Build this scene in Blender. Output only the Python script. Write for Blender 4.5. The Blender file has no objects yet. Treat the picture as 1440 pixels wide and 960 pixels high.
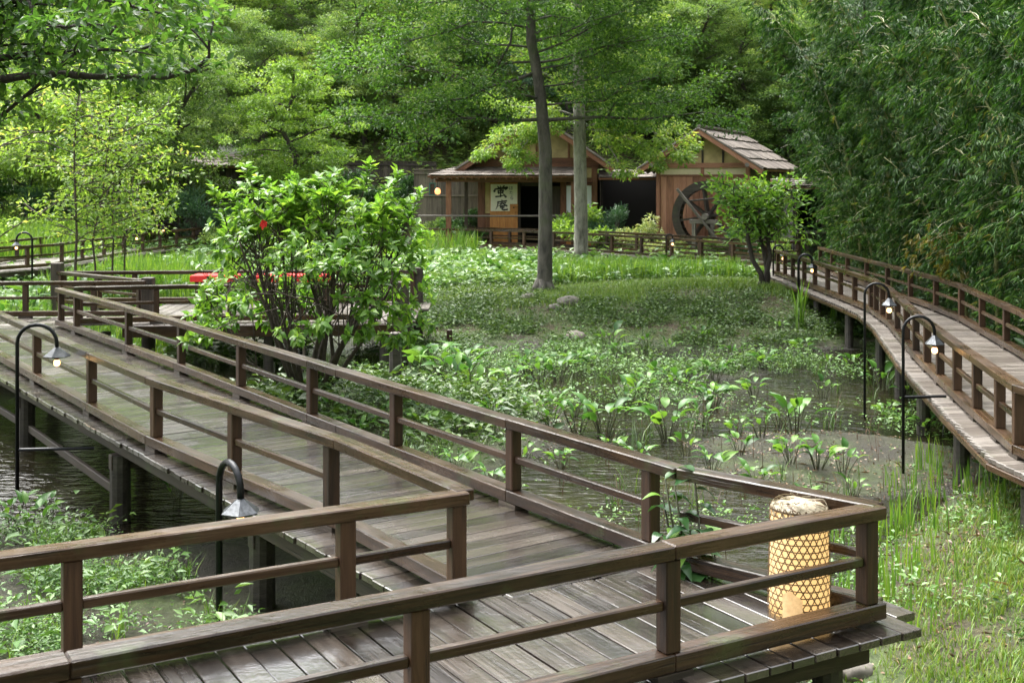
import bpy, bmesh, math, random
import numpy as np
from mathutils import Vector, Matrix

RND = random.Random(11)
rng = np.random.default_rng(11)
PI = math.pi
SC = bpy.context.scene
COL = SC.collection

# ------------------------------------------------------------------ camera
FPX, HORIZON, CAMZ = 1720.0, 253.0, 2.47          # focal length in px of the 1440 px wide photo
cam_data = bpy.data.cameras.new("camera")
cam = bpy.data.objects.new("camera", cam_data)
COL.objects.link(cam)
cam.location = (0, 0, CAMZ)
cam.rotation_euler = (PI / 2, 0, 0)
cam_data.sensor_width = 36.0
cam_data.lens = FPX / 1440 * 36
cam_data.shift_y = -(480 - HORIZON) / 1440
cam_data.clip_start = 0.1
cam_data.clip_end = 1000
cam_data.dof.use_dof = True
cam_data.dof.focus_distance = 9.5
cam_data.dof.aperture_fstop = 5.6
SC.camera = cam

# ------------------------------------------------------------------ world, sun, exposure
SUN_EL, SUN_AZ = math.radians(62), math.radians(-40)   # azimuth from +Y, negative = to the left
world = bpy.data.worlds.new("World")
SC.world = world
world.use_nodes = True
nt = world.node_tree
bg = nt.nodes["Background"]
sky = nt.nodes.new("ShaderNodeTexSky")
sky.sky_type = 'NISHITA'
sky.sun_disc = False
sky.sun_elevation = SUN_EL
sky.sun_rotation = SUN_AZ
sky.dust_density = 4.0
hsv = nt.nodes.new("ShaderNodeHueSaturation")       # thin overcast: the blue is mostly veiled
hsv.inputs["Saturation"].default_value = 0.16
nt.links.new(sky.outputs[0], hsv.inputs["Color"])
nt.links.new(hsv.outputs[0], bg.inputs[0])
bg.inputs[1].default_value = 0.15
sun_d = bpy.data.lights.new("sun", 'SUN')
sun_d.energy = 1.5
sun_d.angle = math.radians(50)
sun_d.color = (1.0, 0.96, 0.88)
sun = bpy.data.objects.new("sun", sun_d)
COL.objects.link(sun)
sdir = Vector((math.sin(SUN_AZ) * math.cos(SUN_EL), math.cos(SUN_AZ) * math.cos(SUN_EL), math.sin(SUN_EL)))
sun.rotation_euler = sdir.to_track_quat('Z', 'Y').to_euler()
SC.view_settings.view_transform = 'Standard'
SC.view_settings.look = 'None'
SC.view_settings.exposure = 2.3
SC.view_settings.gamma = 1.0
SC.cycles.max_bounces = 12
SC.cycles.diffuse_bounces = 6
SC.cycles.glossy_bounces = 3
SC.cycles.transmission_bounces = 8
SC.cycles.sample_clamp_indirect = 6
try:
    SC.cycles.use_denoising = True
except Exception:
    pass

# ------------------------------------------------------------------ helpers: places
def P(px, py, z=0.0):
    """world point at height z that the photo shows at (px, py)"""
    d = FPX * (CAMZ - z) / (py - HORIZON)
    return Vector(((px - 720) * d / FPX, d, z))

def PY(px, py, Y):
    """world point at distance Y that the photo shows at (px, py)"""
    return Vector(((px - 720) * Y / FPX, Y, CAMZ - (py - HORIZON) * Y / FPX))

def sstep(a, b, x):
    t = np.clip((x - a) / (b - a), 0, 1)
    return t * t * (3 - 2 * t)

def _hash(ix, iy):
    h = np.sin(ix * 127.1 + iy * 311.7) * 43758.5453
    return h - np.floor(h)

def vnoise(x, y):
    ix, iy = np.floor(x), np.floor(y)
    fx, fy = x - ix, y - iy
    ux, uy = fx * fx * (3 - 2 * fx), fy * fy * (3 - 2 * fy)
    a, b = _hash(ix, iy), _hash(ix + 1, iy)
    c, d = _hash(ix, iy + 1), _hash(ix + 1, iy + 1)
    return a + (b - a) * ux + (c - a) * uy + (a - b - c + d) * ux * uy

def fbm(x, y):
    return vnoise(x, y) * .55 + vnoise(x * 2.1 + 7, y * 2.1 + 3) * .3 + vnoise(x * 4.3 + 1, y * 4.3 + 9) * .15

WATER_Z = -0.88

def gz(x, y):
    x = np.asarray(x, float); y = np.asarray(y, float)
    z = np.full(np.broadcast(x, y).shape, -1.06)
    n = fbm(x * .55, y * .55)
    z = z + (n - .42) * .34                                                # pond bed and mud banks
    # mud flat near the right bank
    mud = np.exp(-(((x - 3.8) / 2.1) ** 2 + ((y - 14.6) / 1.9) ** 2) * 1.1)
    z = np.maximum(z, -1.06 + .215 * sstep(0, .55, mud) + (n - .45) * .03)
    # right bank: distance past the shore line
    sh = np.interp(y, [-5, 7, 9, 10.8, 12.5, 14.4, 19, 24, 30, 60], [1.6, 1.6, 2.0, 2.95, 4.2, 5.5, 6.35, 6.7, 6.6, 9.5])
    d = x - sh
    z = np.maximum(z, -1.02 + .30 * sstep(-.5, .9, d) + .25 * sstep(.5, 3, d) + .55 * sstep(2.0, 5.5, d) + np.clip(d - 4.5, 0, 99) * .30)
    # marsh on the left of the near boardwalk
    lm = sstep(12.1, 10.9, y + .1 * x) * sstep(.3, -.8, x)
    z = np.maximum(z, -1.05 + .2 * lm + (n - .5) * .1)
    # planted band in the middle of the pond
    band = sstep(15.5, 20.5, y + n * 2) * sstep(5.2, 3.0, np.abs(x - 1.0))
    z = np.maximum(z, -1.02 + .135 * band + (n - .5) * .30)
    ch = np.exp(-(((x - 4.5) / 1.3) ** 2 + ((y - 18.9) / 2.3) ** 2)) + .9 * np.exp(-(((x - 1.3) / 1.4) ** 2 + ((y - 14.8) / .9) ** 2))
    z = z - .22 * sstep(.3, .8, ch)
    # bush islet
    z = np.maximum(z, -1.02 + .52 * np.exp(-(((x + 2.5) / 2.3) ** 2 + ((y - 16.9) / 1.9) ** 2)))
    z = np.maximum(z, -1.02 + .33 * np.exp(-(((x + 0.9) / 1.8) ** 2 + ((y - 16.9) / 3.2) ** 2)))
    # mound with the big tree, field behind it
    my = sstep(21.8, 29.5, y + (n - .5) * 2.0)
    mx = sstep(-5.5, -1.0, x) * sstep(9.0, 6.0, x)
    z = np.maximum(z, -1.0 + .60 * my * np.maximum(mx, sstep(31, 34, y)) + .32 * np.exp(-(((x - 5) / 3.0) ** 2 + ((y - 29.5) / 3.2) ** 2)))
    # left wetland
    z = np.maximum(z, -1.0 + .28 * sstep(-2.0, -6.0, x) * sstep(21, 26, y) + .25 * sstep(30, 46, y))
    z = np.maximum(z, -1.0 + .5 * sstep(-6.5, -9.5, x))
    # terrace of the house
    z = np.maximum(z, -1.0 + .86 * sstep(41.5, 44.2, y + (n - .5)))
    # hill
    hy = y - 51 + np.clip(-x - 8, 0, 40) * .12
    z = z + np.where(hy > 0, hy * .56 + np.minimum(hy, 6) * .1, 0) + (fbm(x * .15, y * .15) - .5) * np.clip(hy, 0, 6) * .4
    z = z + np.clip(-y - 3, 0, 16) * .95                                    # unseen slope added behind the camera to darken timber fronts
    z = z + np.clip(x - 13, 0, 80) * .22 + np.clip(-x - 20, 0, 80) * .18
    z = z + (fbm(x * 3.1, y * 3.1) - .5) * .05
    return z

def gzf(x, y):
    return float(gz(np.array([x]), np.array([y]))[0])

def G(px, py):
    """where the photo's ray through (px, py) meets the ground or the water"""
    t = np.linspace(4, 90, 1800)
    x = (px - 720) / FPX * t
    zr = CAMZ - (py - HORIZON) / FPX * t
    hit = zr <= np.maximum(gz(x, t), WATER_Z)
    i = int(np.argmax(hit)) if hit.any() else -1
    return Vector((float(x[i]), float(t[i]), float(max(gz(x[i:i + 1], t[i:i + 1])[0], WATER_Z)) if i >= 0 else 0))

# ------------------------------------------------------------------ helpers: objects
def tag(o, label, cat, group=None, kind=None):
    if label: o["label"] = label
    if cat: o["category"] = cat
    if group: o["group"] = group
    if kind: o["kind"] = kind
    return o

def link(o, parent=None):
    COL.objects.link(o)
    if parent is not None:
        o.parent = parent
    return o

def thing(name, label, cat, loc=(0, 0, 0), rz=0.0, group=None):
    o = bpy.data.objects.new(name, None)
    o.empty_display_size = .2
    o.location = loc
    o.rotation_euler = (0, 0, rz)
    link(o)
    return tag(o, label, cat, group)

def obj(name, me, m=None, parent=None, loc=(0, 0, 0), rot=(0, 0, 0), scale=None):
    o = bpy.data.objects.new(name, me)
    if m is not None and not me.materials:
        me.materials.append(m)
    o.location = loc
    o.rotation_euler = rot
    if scale: o.scale = scale
    return link(o, parent)

def part_empty(name, parent):
    o = bpy.data.objects.new(name, None)
    return link(o, parent)

def copy_thing(src, loc, rz=None, scale=None, label=None, kids=None):
    r = src.copy()
    COL.objects.link(r)
    r.location = loc
    if rz is not None: r.rotation_euler = (0, 0, rz)
    if scale is not None: r.scale = (scale, scale, scale) if not hasattr(scale, '__len__') else scale
    if label: r["label"] = label
    for ch in (kids if kids is not None else KIDS[src.name]):
        c = ch.copy(); COL.objects.link(c); c.parent = r
        for g in KIDS.get(ch.name, []):
            d = g.copy(); COL.objects.link(d); d.parent = c
    return r

KIDS = {}
def note_kids(root):
    KIDS[root.name] = list(root.children)
    for c in root.children:
        if c.children: KIDS[c.name] = list(c.children)

def mesh_arrays(name, V, F, tone=None, smooth=False):
    """V (n,3); F (m,k) faces of equal size"""
    V = np.ascontiguousarray(V, dtype=np.float32); F = np.ascontiguousarray(F, dtype=np.int32)
    me = bpy.data.meshes.new(name)
    m, k = F.shape
    me.vertices.add(len(V)); me.vertices.foreach_set("co", V.ravel())
    me.loops.add(m * k); me.loops.foreach_set("vertex_index", F.ravel())
    me.polygons.add(m)
    me.polygons.foreach_set("loop_start", np.arange(0, m * k, k, dtype=np.int32))
    if smooth:
        me.polygons.foreach_set("use_smooth", np.ones(m, dtype=bool))
    if tone is not None:
        a = me.attributes.new("tone", 'FLOAT', 'FACE')
        a.data.foreach_set("value", np.ascontiguousarray(tone, dtype=np.float32))
    me.update(calc_edges=True)
    return me

class MB:
    """collects shapes into one mesh"""
    def __init__(self):
        self.v, self.f = [], []
    def add(self, vs, fs):
        b = len(self.v)
        self.v += [tuple(p) for p in vs]
        self.f += [tuple(i + b for i in f) for f in fs]
        return self
    def box(self, c, s, rz=0.0, M=None):
        x, y, z = s[0] / 2, s[1] / 2, s[2] / 2
        vs = [Vector(p) for p in ((-x, -y, -z), (x, -y, -z), (x, y, -z), (-x, y, -z), (-x, -y, z), (x, -y, z), (x, y, z), (-x, y, z))]
        T = M if M is not None else Matrix.Translation(c) @ Matrix.Rotation(rz, 4, 'Z')
        return self.add([T @ p for p in vs], [(0, 3, 2, 1), (4, 5, 6, 7), (0, 1, 5, 4), (1, 2, 6, 5), (2, 3, 7, 6), (3, 0, 4, 7)])
    def bar(self, a, b, w, h, up=(0, 0, 1)):
        a, b = Vector(a), Vector(b)
        return self.box(None, ((b - a).length, w, h), M=frame(a, b, up))
    def tube(self, pts, rad, n=8, cap=True):
        pts = [Vector(p) for p in pts]
        if not hasattr(rad, '__len__'): rad = [rad] * len(pts)
        vs, fs = [], []
        ref = None
        for i, p in enumerate(pts):
            d = (pts[min(i + 1, len(pts) - 1)] - pts[max(i - 1, 0)]).normalized()
            if ref is None:
                ref = Vector((1, 0, 0)) if abs(d.x) < .9 else Vector((0, 1, 0))
            s = (ref - d * ref.dot(d)).normalized(); t = d.cross(s); ref = s
            for k in range(n):
                a = 2 * PI * k / n
                vs.append(p + (s * math.cos(a) + t * math.sin(a)) * rad[i])
        for i in range(len(pts) - 1):
            for k in range(n):
                fs.append((i * n + k, i * n + (k + 1) % n, (i + 1) * n + (k + 1) % n, (i + 1) * n + k))
        if cap:
            fs.append(tuple(range(n - 1, -1, -1))); fs.append(tuple((len(pts) - 1) * n + k for k in range(n)))
        return self.add(vs, fs)
    def prism(self, poly, h0, h1):
        n = len(poly)
        vs = [(p[0], p[1], h0) for p in poly] + [(p[0], p[1], h1) for p in poly]
        return self.add(vs, [tuple(range(n - 1, -1, -1)), tuple(range(n, 2 * n))] + [(i, (i + 1) % n, n + (i + 1) % n, n + i) for i in range(n)])
    def mesh(self, name, smooth=False):
        me = bpy.data.meshes.new(name)
        me.from_pydata(self.v, [], self.f)
        if smooth:
            for p in me.polygons: p.use_smooth = True
        me.update()
        return me
    def obj(self, name, m, parent=None, loc=(0, 0, 0), rot=(0, 0, 0), smooth=False):
        return obj(name, self.mesh(name, smooth), m, parent, loc, rot)

def frame(a, b, up=(0, 0, 1)):
    a, b = Vector(a), Vector(b)
    x = (b - a).normalized(); z = Vector(up)
    z = (z - x * z.dot(x)).normalized(); y = z.cross(x)
    M = Matrix((x, y, z)).transposed().to_4x4()
    M.translation = (a + b) / 2
    return M

_bev = {}
def timber(l, w, h, bevel=.007, var=0):
    """squared timber with worn edges, long side along X; meshes are shared by size"""
    key = (round(l, 2), round(w, 3), round(h, 3), bevel, var)
    if key not in _bev:
        bm = bmesh.new()
        bmesh.ops.create_cube(bm, size=1)
        for v in bm.verts:
            v.co = Vector((v.co.x * l, v.co.y * w, v.co.z * h))
        if bevel:
            bmesh.ops.bevel(bm, geom=list(bm.edges), offset=bevel, segments=1, affect='EDGES', profile=.5)
        me = bpy.data.meshes.new("timber")
        bm.to_mesh(me); bm.free()
        _bev[key] = me
    return _bev[key]

def put_timber(name, a, b, w, h, m, parent, bevel=.007, up=(0, 0, 1)):
    a, b = Vector(a), Vector(b)
    base = timber((b - a).length, w, h, bevel)
    key = (base.name, m.name)
    if key not in _matmesh:
        me = base if not base.materials else base.copy()
        if me.materials: me.materials.clear()
        me.materials.append(m); _matmesh[key] = me
    o = bpy.data.objects.new(name, _matmesh[key])
    o.matrix_local = frame(a, b, up)
    return link(o, parent)
_matmesh = {}

# ------------------------------------------------------------------ helpers: materials
def new_mat(name):
    m = bpy.data.materials.new(name); m.use_nodes = True
    n = m.node_tree.nodes; b = n["Principled BSDF"]
    return m, m.node_tree, b

def ramp(t, stops, src=None):
    r = t.nodes.new("ShaderNodeValToRGB")
    el = r.color_ramp.elements
    el[0].position, el[0].color = stops[0][0], (*stops[0][1], 1)
    el[1].position, el[1].color = stops[-1][0], (*stops[-1][1], 1)
    for p, c in stops[1:-1]:
        e = el.new(p); e.color = (*c, 1)
    if src is not None: t.links.new(src, r.inputs[0])
    return r.outputs[0]

def noise(t, vec, scale, detail=4, rough=.55, dist=0.0):
    n = t.nodes.new("ShaderNodeTexNoise")
    n.inputs["Scale"].default_value = scale
    n.inputs["Detail"].default_value = detail
    n.inputs["Roughness"].default_value = rough
    n.inputs["Distortion"].default_value = dist
    if vec is not None: t.links.new(vec, n.inputs["Vector"])
    return n.outputs["Fac"]

def mapping(t, src, scale=(1, 1, 1), loc=None):
    m = t.nodes.new("ShaderNodeMapping")
    m.inputs["Scale"].default_value = scale
    t.links.new(src, m.inputs["Vector"])
    if loc is not None: t.links.new(loc, m.inputs["Location"])
    return m.outputs[0]

def math_n(t, op, a, b=None, c=None):
    n = t.nodes.new("ShaderNodeMath"); n.operation = op
    for i, v in enumerate((a, b, c)):
        if v is None: continue
        if isinstance(v, (int, float)): n.inputs[i].default_value = v
        else: t.links.new(v, n.inputs[i])
    return n.outputs[0]

def mixc(t, fac, a, b, mode='MIX'):
    n = t.nodes.new("ShaderNodeMix"); n.data_type = 'RGBA'; n.blend_type = mode
    for sock, v in ((n.inputs[0], fac), (n.inputs[6], a), (n.inputs[7], b)):
        if isinstance(v, (int, float)): sock.default_value = v
        elif isinstance(v, tuple): sock.default_value = (*v, 1)
        else: t.links.new(v, sock)
    return n.outputs[2]

def bump(t, b, h, strength=.3, dist=.01):
    n = t.nodes.new("ShaderNodeBump")
    n.inputs["Strength"].default_value = strength
    n.inputs["Distance"].default_value = dist
    t.links.new(h, n.inputs["Height"]); t.links.new(n.outputs[0], b.inputs["Normal"])

def wood(name, dark, mid, light, rough=(.35, .7), moss=0.0, wet=0.0, grain=1.0, var=.5, mosscol=(.045, .06, .02)):
    m, t, b = new_mat(name)
    tc = t.nodes.new("ShaderNodeTexCoord"); oi = t.nodes.new("ShaderNodeObjectInfo"); ge = t.nodes.new("ShaderNodeNewGeometry")
    cx = t.nodes.new("ShaderNodeCombineXYZ")
    for i, k in enumerate((37.0, 71.0, 53.0)):
        t.links.new(math_n(t, 'MULTIPLY', oi.outputs["Random"], k), cx.inputs[i])
    v = mapping(t, tc.outputs["Object"], (.9 * grain, 16 * grain, 16 * grain), cx.outputs[0])
    g1 = noise(t, v, 2.6, 6, .62, .6)
    v2 = mapping(t, tc.outputs["Object"], (.5, 3, 3), cx.outputs[0])
    g2 = noise(t, v2, 2.2, 4, .6)
    fac = math_n(t, 'ADD', math_n(t, 'MULTIPLY', g1, .6), math_n(t, 'MULTIPLY', g2, .4))
    fac = math_n(t, 'ADD', fac, math_n(t, 'MULTIPLY', math_n(t, 'SUBTRACT', oi.outputs["Random"], .5), var * .35))
    c = ramp(t, [(.34, dark), (.5, mid), (.66, light)], fac)
    wv = noise(t, ge.outputs["Position"], 1.1, 5, .6)
    if moss:
        mf = ramp(t, [(.62 - moss * .2, (0, 0, 0)), (.72, (1, 1, 1))], noise(t, ge.outputs["Position"], 2.3, 6, .65))
        c = mixc(t, math_n(t, 'MULTIPLY', mf, .75), c, mosscol)
    ck = noise(t, mapping(t, tc.outputs["Object"], (1.1 * grain, 42 * grain, 42 * grain), cx.outputs[0]), 1.0, 3, .5, .3)
    crack = ramp(t, [(.30, (0, 0, 0)), (.38, (1, 1, 1))], ck)
    c = mixc(t, crack, mixc(t, .65, c, (.006, .004, .003)), c)
    t.links.new(c, b.inputs["Base Color"])
    r = math_n(t, 'ADD', rough[0], math_n(t, 'MULTIPLY', g1, rough[1] - rough[0]))
    if wet:
        wm = ramp(t, [(.44, (1, 1, 1)), (.60, (0, 0, 0))], wv)       # puddled film of rain water
        r = math_n(t, 'MULTIPLY', r, math_n(t, 'SUBTRACT', 1.0, math_n(t, 'MULTIPLY', wm, wet)))
    t.links.new(r, b.inputs["Roughness"])
    if wet > .5:
        t.links.new(math_n(t, 'MULTIPLY', wm, .9), b.inputs["Coat Weight"])
        b.inputs["Coat Roughness"].default_value = .24
        b.inputs["Coat IOR"].default_value = 1.7
    b.inputs["Specular IOR Level"].default_value = .5
    hgt = math_n(t, 'ADD', g1, math_n(t, 'MULTIPLY', crack, .5))
    if wet:
        drops = noise(t, ge.outputs["Position"], 38, 2, .5)
        hgt = math_n(t, 'ADD', math_n(t, 'MULTIPLY', hgt, math_n(t, 'SUBTRACT', 1.15, wm)), math_n(t, 'MULTIPLY', drops, .25))
    bump(t, b, hgt, .65, .007)
    return m

def leaf(name, stops, trans=.35, rough=.42, spec=.5, objvar=.25, tint=(1.18, 1.12, .62)):
    """leaf with light passing through; the face attribute 'tone' picks the leaf's own green"""
    m, t, b = new_mat(name)
    at = t.nodes.new("ShaderNodeAttribute"); at.attribute_name = "tone"
    oi = t.nodes.new("ShaderNodeObjectInfo")
    f = math_n(t, 'ADD', at.outputs["Fac"], math_n(t, 'MULTIPLY', math_n(t, 'SUBTRACT', oi.outputs["Random"], .5), objvar))
    c = ramp(t, stops, f)
    t.links.new(c, b.inputs["Base Color"])
    b.inputs["Roughness"].default_value = rough
    b.inputs["Specular IOR Level"].default_value = spec
    tr = t.nodes.new("ShaderNodeBsdfTranslucent")
    t.links.new(mixc(t, 1.0, c, tint, 'MULTIPLY'), tr.inputs[0])
    mx = t.nodes.new("ShaderNodeMixShader"); mx.inputs[0].default_value = trans
    out = t.nodes["Material Output"]
    t.links.new(b.outputs[0], mx.inputs[1]); t.links.new(tr.outputs[0], mx.inputs[2])
    t.links.new(mx.outputs[0], out.inputs["Surface"])
    return m

def plain(name, col, rough=.6, metal=0.0, emit=None, estr=0.0, nscale=0.0, namp=.2, coord="Object"):
    m, t, b = new_mat(name)
    b.inputs["Roughness"].default_value = rough
    b.inputs["Metallic"].default_value = metal
    if nscale:
        tc = t.nodes.new("ShaderNodeTexCoord")
        n = noise(t, tc.outputs[coord], nscale, 6, .65)
        lo = tuple(x * (1 - namp) for x in col); hi = tuple(min(1, x * (1 + namp)) for x in col)
        t.links.new(ramp(t, [(.3, lo), (.7, hi)], n), b.inputs["Base Color"])
        bump(t, b, n, .3, .01)
    else:
        b.inputs["Base Color"].default_value = (*col, 1)
    if emit:
        b.inputs["Emission Color"].default_value = (*emit, 1); b.inputs["Emission Strength"].default_value = estr
    return m

def bark(name, dark, light, sx=9.0, moss=0.0):
    m, t, b = new_mat(name)
    tc = t.nodes.new("ShaderNodeTexCoord")
    v = mapping(t, tc.outputs["Object"], (sx, sx, sx * .3))
    n1 = noise(t, v, 1.4, 7, .7, .4)
    n2 = noise(t, tc.outputs["Object"], 1.3, 5, .6)
    c = ramp(t, [(.34, dark), (.62, light)], math_n(t, 'ADD', math_n(t, 'MULTIPLY', n1, .7), math_n(t, 'MULTIPLY', n2, .3)))
    if moss:
        c = mixc(t, ramp(t, [(.5, (0, 0, 0)), (.66, (moss, moss, moss))], n2), c, (.05, .075, .02))
    t.links.new(c, b.inputs["Base Color"])
    b.inputs["Roughness"].default_value = .85
    bump(t, b, n1, 1.0, .06)
    return m

M = {}
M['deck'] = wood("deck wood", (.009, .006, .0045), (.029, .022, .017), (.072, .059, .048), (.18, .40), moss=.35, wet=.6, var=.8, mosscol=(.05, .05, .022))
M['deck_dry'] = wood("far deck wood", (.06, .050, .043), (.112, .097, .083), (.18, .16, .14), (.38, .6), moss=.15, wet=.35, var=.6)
M['rail'] = wood("rail wood", (.010, .005, .0025), (.036, .018, .0085), (.076, .044, .023), (.26, .48), moss=.25, wet=.3, var=.5)
M['post'] = wood("post wood", (.013, .006, .003), (.042, .019, .008), (.074, .037, .017), (.4, .65), var=.5)
M['beam'] = wood("beam wood", (.016, .012, .009), (.04, .03, .022), (.075, .058, .044), (.5, .75), moss=.3, var=.4)
M['pile'] = wood("pile wood", (.012, .010, .008), (.035, .030, .025), (.07, .062, .052), (.4, .7), moss=.4, var=.3)
M['fence'] = wood("fence wood", (.022, .017, .013), (.055, .043, .034), (.10, .08, .065), (.6, .85), moss=.2, var=.7)
M['slat'] = wood('split bamboo', (.045, .036, .026), (.10, .082, .06), (.16, .135, .10), (.6, .85), moss=.25, var=.6)
M['house_wood'] = wood("house timber", (.06, .022, .011), (.15, .060, .030), (.23, .105, .056), (.5, .75), var=.4)
M['house_dark'] = wood("dark timber", (.014, .009, .006), (.032, .02, .014), (.06, .04, .028), (.5, .75), var=.4)
M['amber_wood'] = wood("amber board", (.28, .105, .022), (.42, .175, .045), (.55, .26, .08), (.45, .6), var=.2)
M['mill_wood'] = wood("mill board", (.15, .062, .034), (.28, .125, .072), (.38, .19, .12), (.55, .8), var=.7)
M['wheel_wood'] = wood("wheel wood", (.010, .008, .006), (.026, .020, .016), (.06, .048, .038), (.5, .8), moss=.2, var=.4)
M['grey_wood'] = wood("grey old wood", (.06, .052, .044), (.13, .115, .098), (.22, .20, .175), (.6, .85), var=.4)
M['shingle'] = wood("cedar shingle", (.040, .031, .025), (.098, .079, .066), (.19, .16, .138), (.6, .85), moss=.12, var=.6)
M['plaster'] = plain("ochre plaster", (.42, .33, .17), .85, nscale=2.5, namp=.3)
M['plaster_pale'] = plain("pale plaster", (.52, .46, .30), .85, nscale=6, namp=.08)
M['paper'] = plain("shoji paper", (.72, .77, .80), .8, nscale=3, namp=.04)
M['sign_cloth'] = plain("sign cloth", (.74, .72, .60), .85, nscale=3, namp=.05)
M['ink'] = plain("ink", (.012, .012, .014), .7)
M['dark_room'] = plain("unlit interior", (.012, .010, .009), .9)  # near-black colour stands in for shade inside the buildings
M['iron'] = plain("black iron", (.012, .013, .015), .38, .6, nscale=40, namp=.3)
M['shade_metal'] = plain("hammered shade", (.07, .076, .083), .42, .6, nscale=38, namp=.6)
M['bulb'] = plain("bulb", (1, .8, .55), .3, emit=(1.0, .50, .18), estr=1.4)
M['brass'] = plain("lamp socket", (.16, .05, .02), .4, .4)
M['andon_paper'] = plain("lantern paper", (.66, .52, .32), .7, emit=(1.0, .60, .22), estr=.21)
M['weave'] = plain("bamboo strip", (.10, .055, .022), .55, nscale=30, namp=.4)
M['weave_pale'] = plain("pale bamboo strip", (.27, .23, .155), .55, nscale=30, namp=.3)
M['patch'] = plain("repair paper", (.60, .46, .27), .5, emit=(1.0, .56, .2), estr=.10, nscale=25, namp=.3)
M['red'] = plain("red felt", (.62, .03, .025), .85, nscale=20, namp=.12)
M['teal'] = plain("teal frame", (.02, .12, .11), .5)
M['wall_lamp'] = plain("lamp glass", (.5, .24, .12), .4, emit=(1.0, .40, .14), estr=.45)
M['white_board'] = plain("white board", (.75, .77, .80), .5)
M['gravel'] = plain("pale gravel", (.50, .48, .45), .9, nscale=14, namp=.45)
M['stone'] = plain("weathered stone", (.13, .118, .10), .85, nscale=7, namp=.5)
M['stone_pale'] = plain("pale stone", (.17, .15, .125), .85, nscale=7, namp=.4)
M['bark'] = bark("grey bark", (.010, .009, .007), (.12, .11, .09), 5, moss=.6)
M['bark_pale'] = bark("pale bark", (.06, .056, .046), (.34, .32, .28), 6, moss=.25)
M['bark_dark'] = bark("dark bark", (.014, .011, .009), (.06, .048, .038), 12, moss=.3)
M['twig'] = bark("twig", (.03, .022, .016), (.10, .078, .06), 14)

# greens: dark .. light
M['l_hero'] = leaf("hornbeam leaf", [(.0, (.026, .075, .014)), (.5, (.068, .165, .030)), (1, (.16, .30, .055))], .55)
M['l_forest'] = leaf("forest leaf", [(.0, (.055, .115, .03)), (.5, (.125, .23, .058)), (1, (.29, .40, .13))], .55, objvar=.5)
M['l_dark'] = leaf("evergreen leaf", [(.0, (.018, .052, .018)), (.5, (.040, .105, .032)), (1, (.085, .18, .05))], .36, .36, objvar=.4)
M['l_blue'] = leaf("blue green leaf", [(.0, (.02, .060, .034)), (.5, (.042, .11, .055)), (1, (.09, .18, .08))], .3, objvar=.3)
M['l_yellow'] = leaf("yellow green leaf", [(.0, (.075, .17, .024)), (.5, (.17, .30, .048)), (.9, (.30, .44, .10)), (1, (.45, .48, .14))], .52, objvar=.3)
M['l_bush'] = leaf("glossy bush leaf", [(.0, (.05, .13, .018)), (.5, (.13, .285, .038)), (1, (.30, .48, .08))], .5, .36, .5, objvar=.1)
M['l_bamboo'] = leaf("bamboo leaf", [(.0, (.010, .036, .010)), (.5, (.036, .100, .023)), (.93, (.115, .22, .05)), (1, (.24, .23, .06))], .30, .45, .3, objvar=.3, tint=(1.15, 1.15, .5))
M['l_lit_gold'] = leaf("lit golden bamboo leaf", [(0, (.08, .085, .014)), (1, (.22, .19, .03))], .35)  # golden colour stands in for light leaking onto the leaves
M['l_cabbage'] = leaf("marsh leaf", [(.0, (.03, .095, .018)), (.5, (.068, .18, .030)), (1, (.16, .31, .05))], .40, .36, .4, objvar=.35)
M['l_tall'] = leaf("tall plant leaf", [(.0, (.018, .06, .020)), (1, (.05, .13, .035))], .25, .28, .6)
M['l_cress'] = leaf("cress leaf", [(.0, (.055, .13, .03)), (.5, (.10, .21, .05)), (1, (.19, .30, .085))], .3)
M['l_weed'] = leaf("weed leaf", [(.0, (.022, .052, .014)), (.5, (.055, .115, .024)), (1, (.12, .20, .035))], .3)
M['l_grass'] = leaf("grass blade", [(.0, (.06, .13, .018)), (.55, (.13, .235, .032)), (.85, (.20, .26, .05)), (1, (.27, .24, .09))], .35)
M['l_iris'] = leaf("iris blade", [(.0, (.06, .15, .022)), (.5, (.12, .25, .032)), (1, (.22, .34, .05))], .4, objvar=.1)
M['l_brown'] = leaf("fallen leaf", [(.0, (.06, .03, .015)), (.5, (.15, .085, .045)), (1, (.30, .20, .12))], .1)
M['l_white'] = leaf("variegated leaf", [(.0, (.12, .20, .05)), (.5, (.26, .33, .12)), (1, (.48, .50, .28))], .35)

# ------------------------------------------------------------------ leaf fields
def unit(a):
    return a / np.maximum(np.linalg.norm(a, axis=-1, keepdims=True), 1e-9)

def leaf_field(pos, axis, nrm, L, W, fold=.18, droop=.12, tone=None, shape=.42):
    """n folded leaves of two triangles each"""
    n = len(pos)
    axis = unit(axis); side = unit(np.cross(axis, nrm)); up = np.cross(side, axis)
    L = np.broadcast_to(L, (n,))[:, None]; W = np.broadcast_to(W, (n,))[:, None]
    mid = pos + axis * L * shape + up * W * fold
    V = np.stack([pos, mid + side * W * .5, pos + axis * L - up * L * droop, mid - side * W * .5], 1).reshape(-1, 3)
    i = np.arange(n)[:, None] * 4
    F = np.concatenate([i + np.array([[0, 1, 2]]), i + np.array([[0, 2, 3]])], 1).reshape(-1, 3)
    if tone is None: tone = rng.random(n)
    return V, F, np.repeat(np.clip(tone, 0, 1), 2)

def merge(fields):
    Vs, Fs, Ts, b = [], [], [], 0
    for V, F, T in fields:
        Vs.append(V); Fs.append(F + b); Ts.append(T); b += len(V)
    return np.concatenate(Vs), np.concatenate(Fs), np.concatenate(Ts)

def ball(n, flat=1.0):
    d = unit(rng.normal(size=(n, 3))) * (rng.random((n, 1)) ** .45)
    d[:, 2] *= flat
    return d

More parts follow.
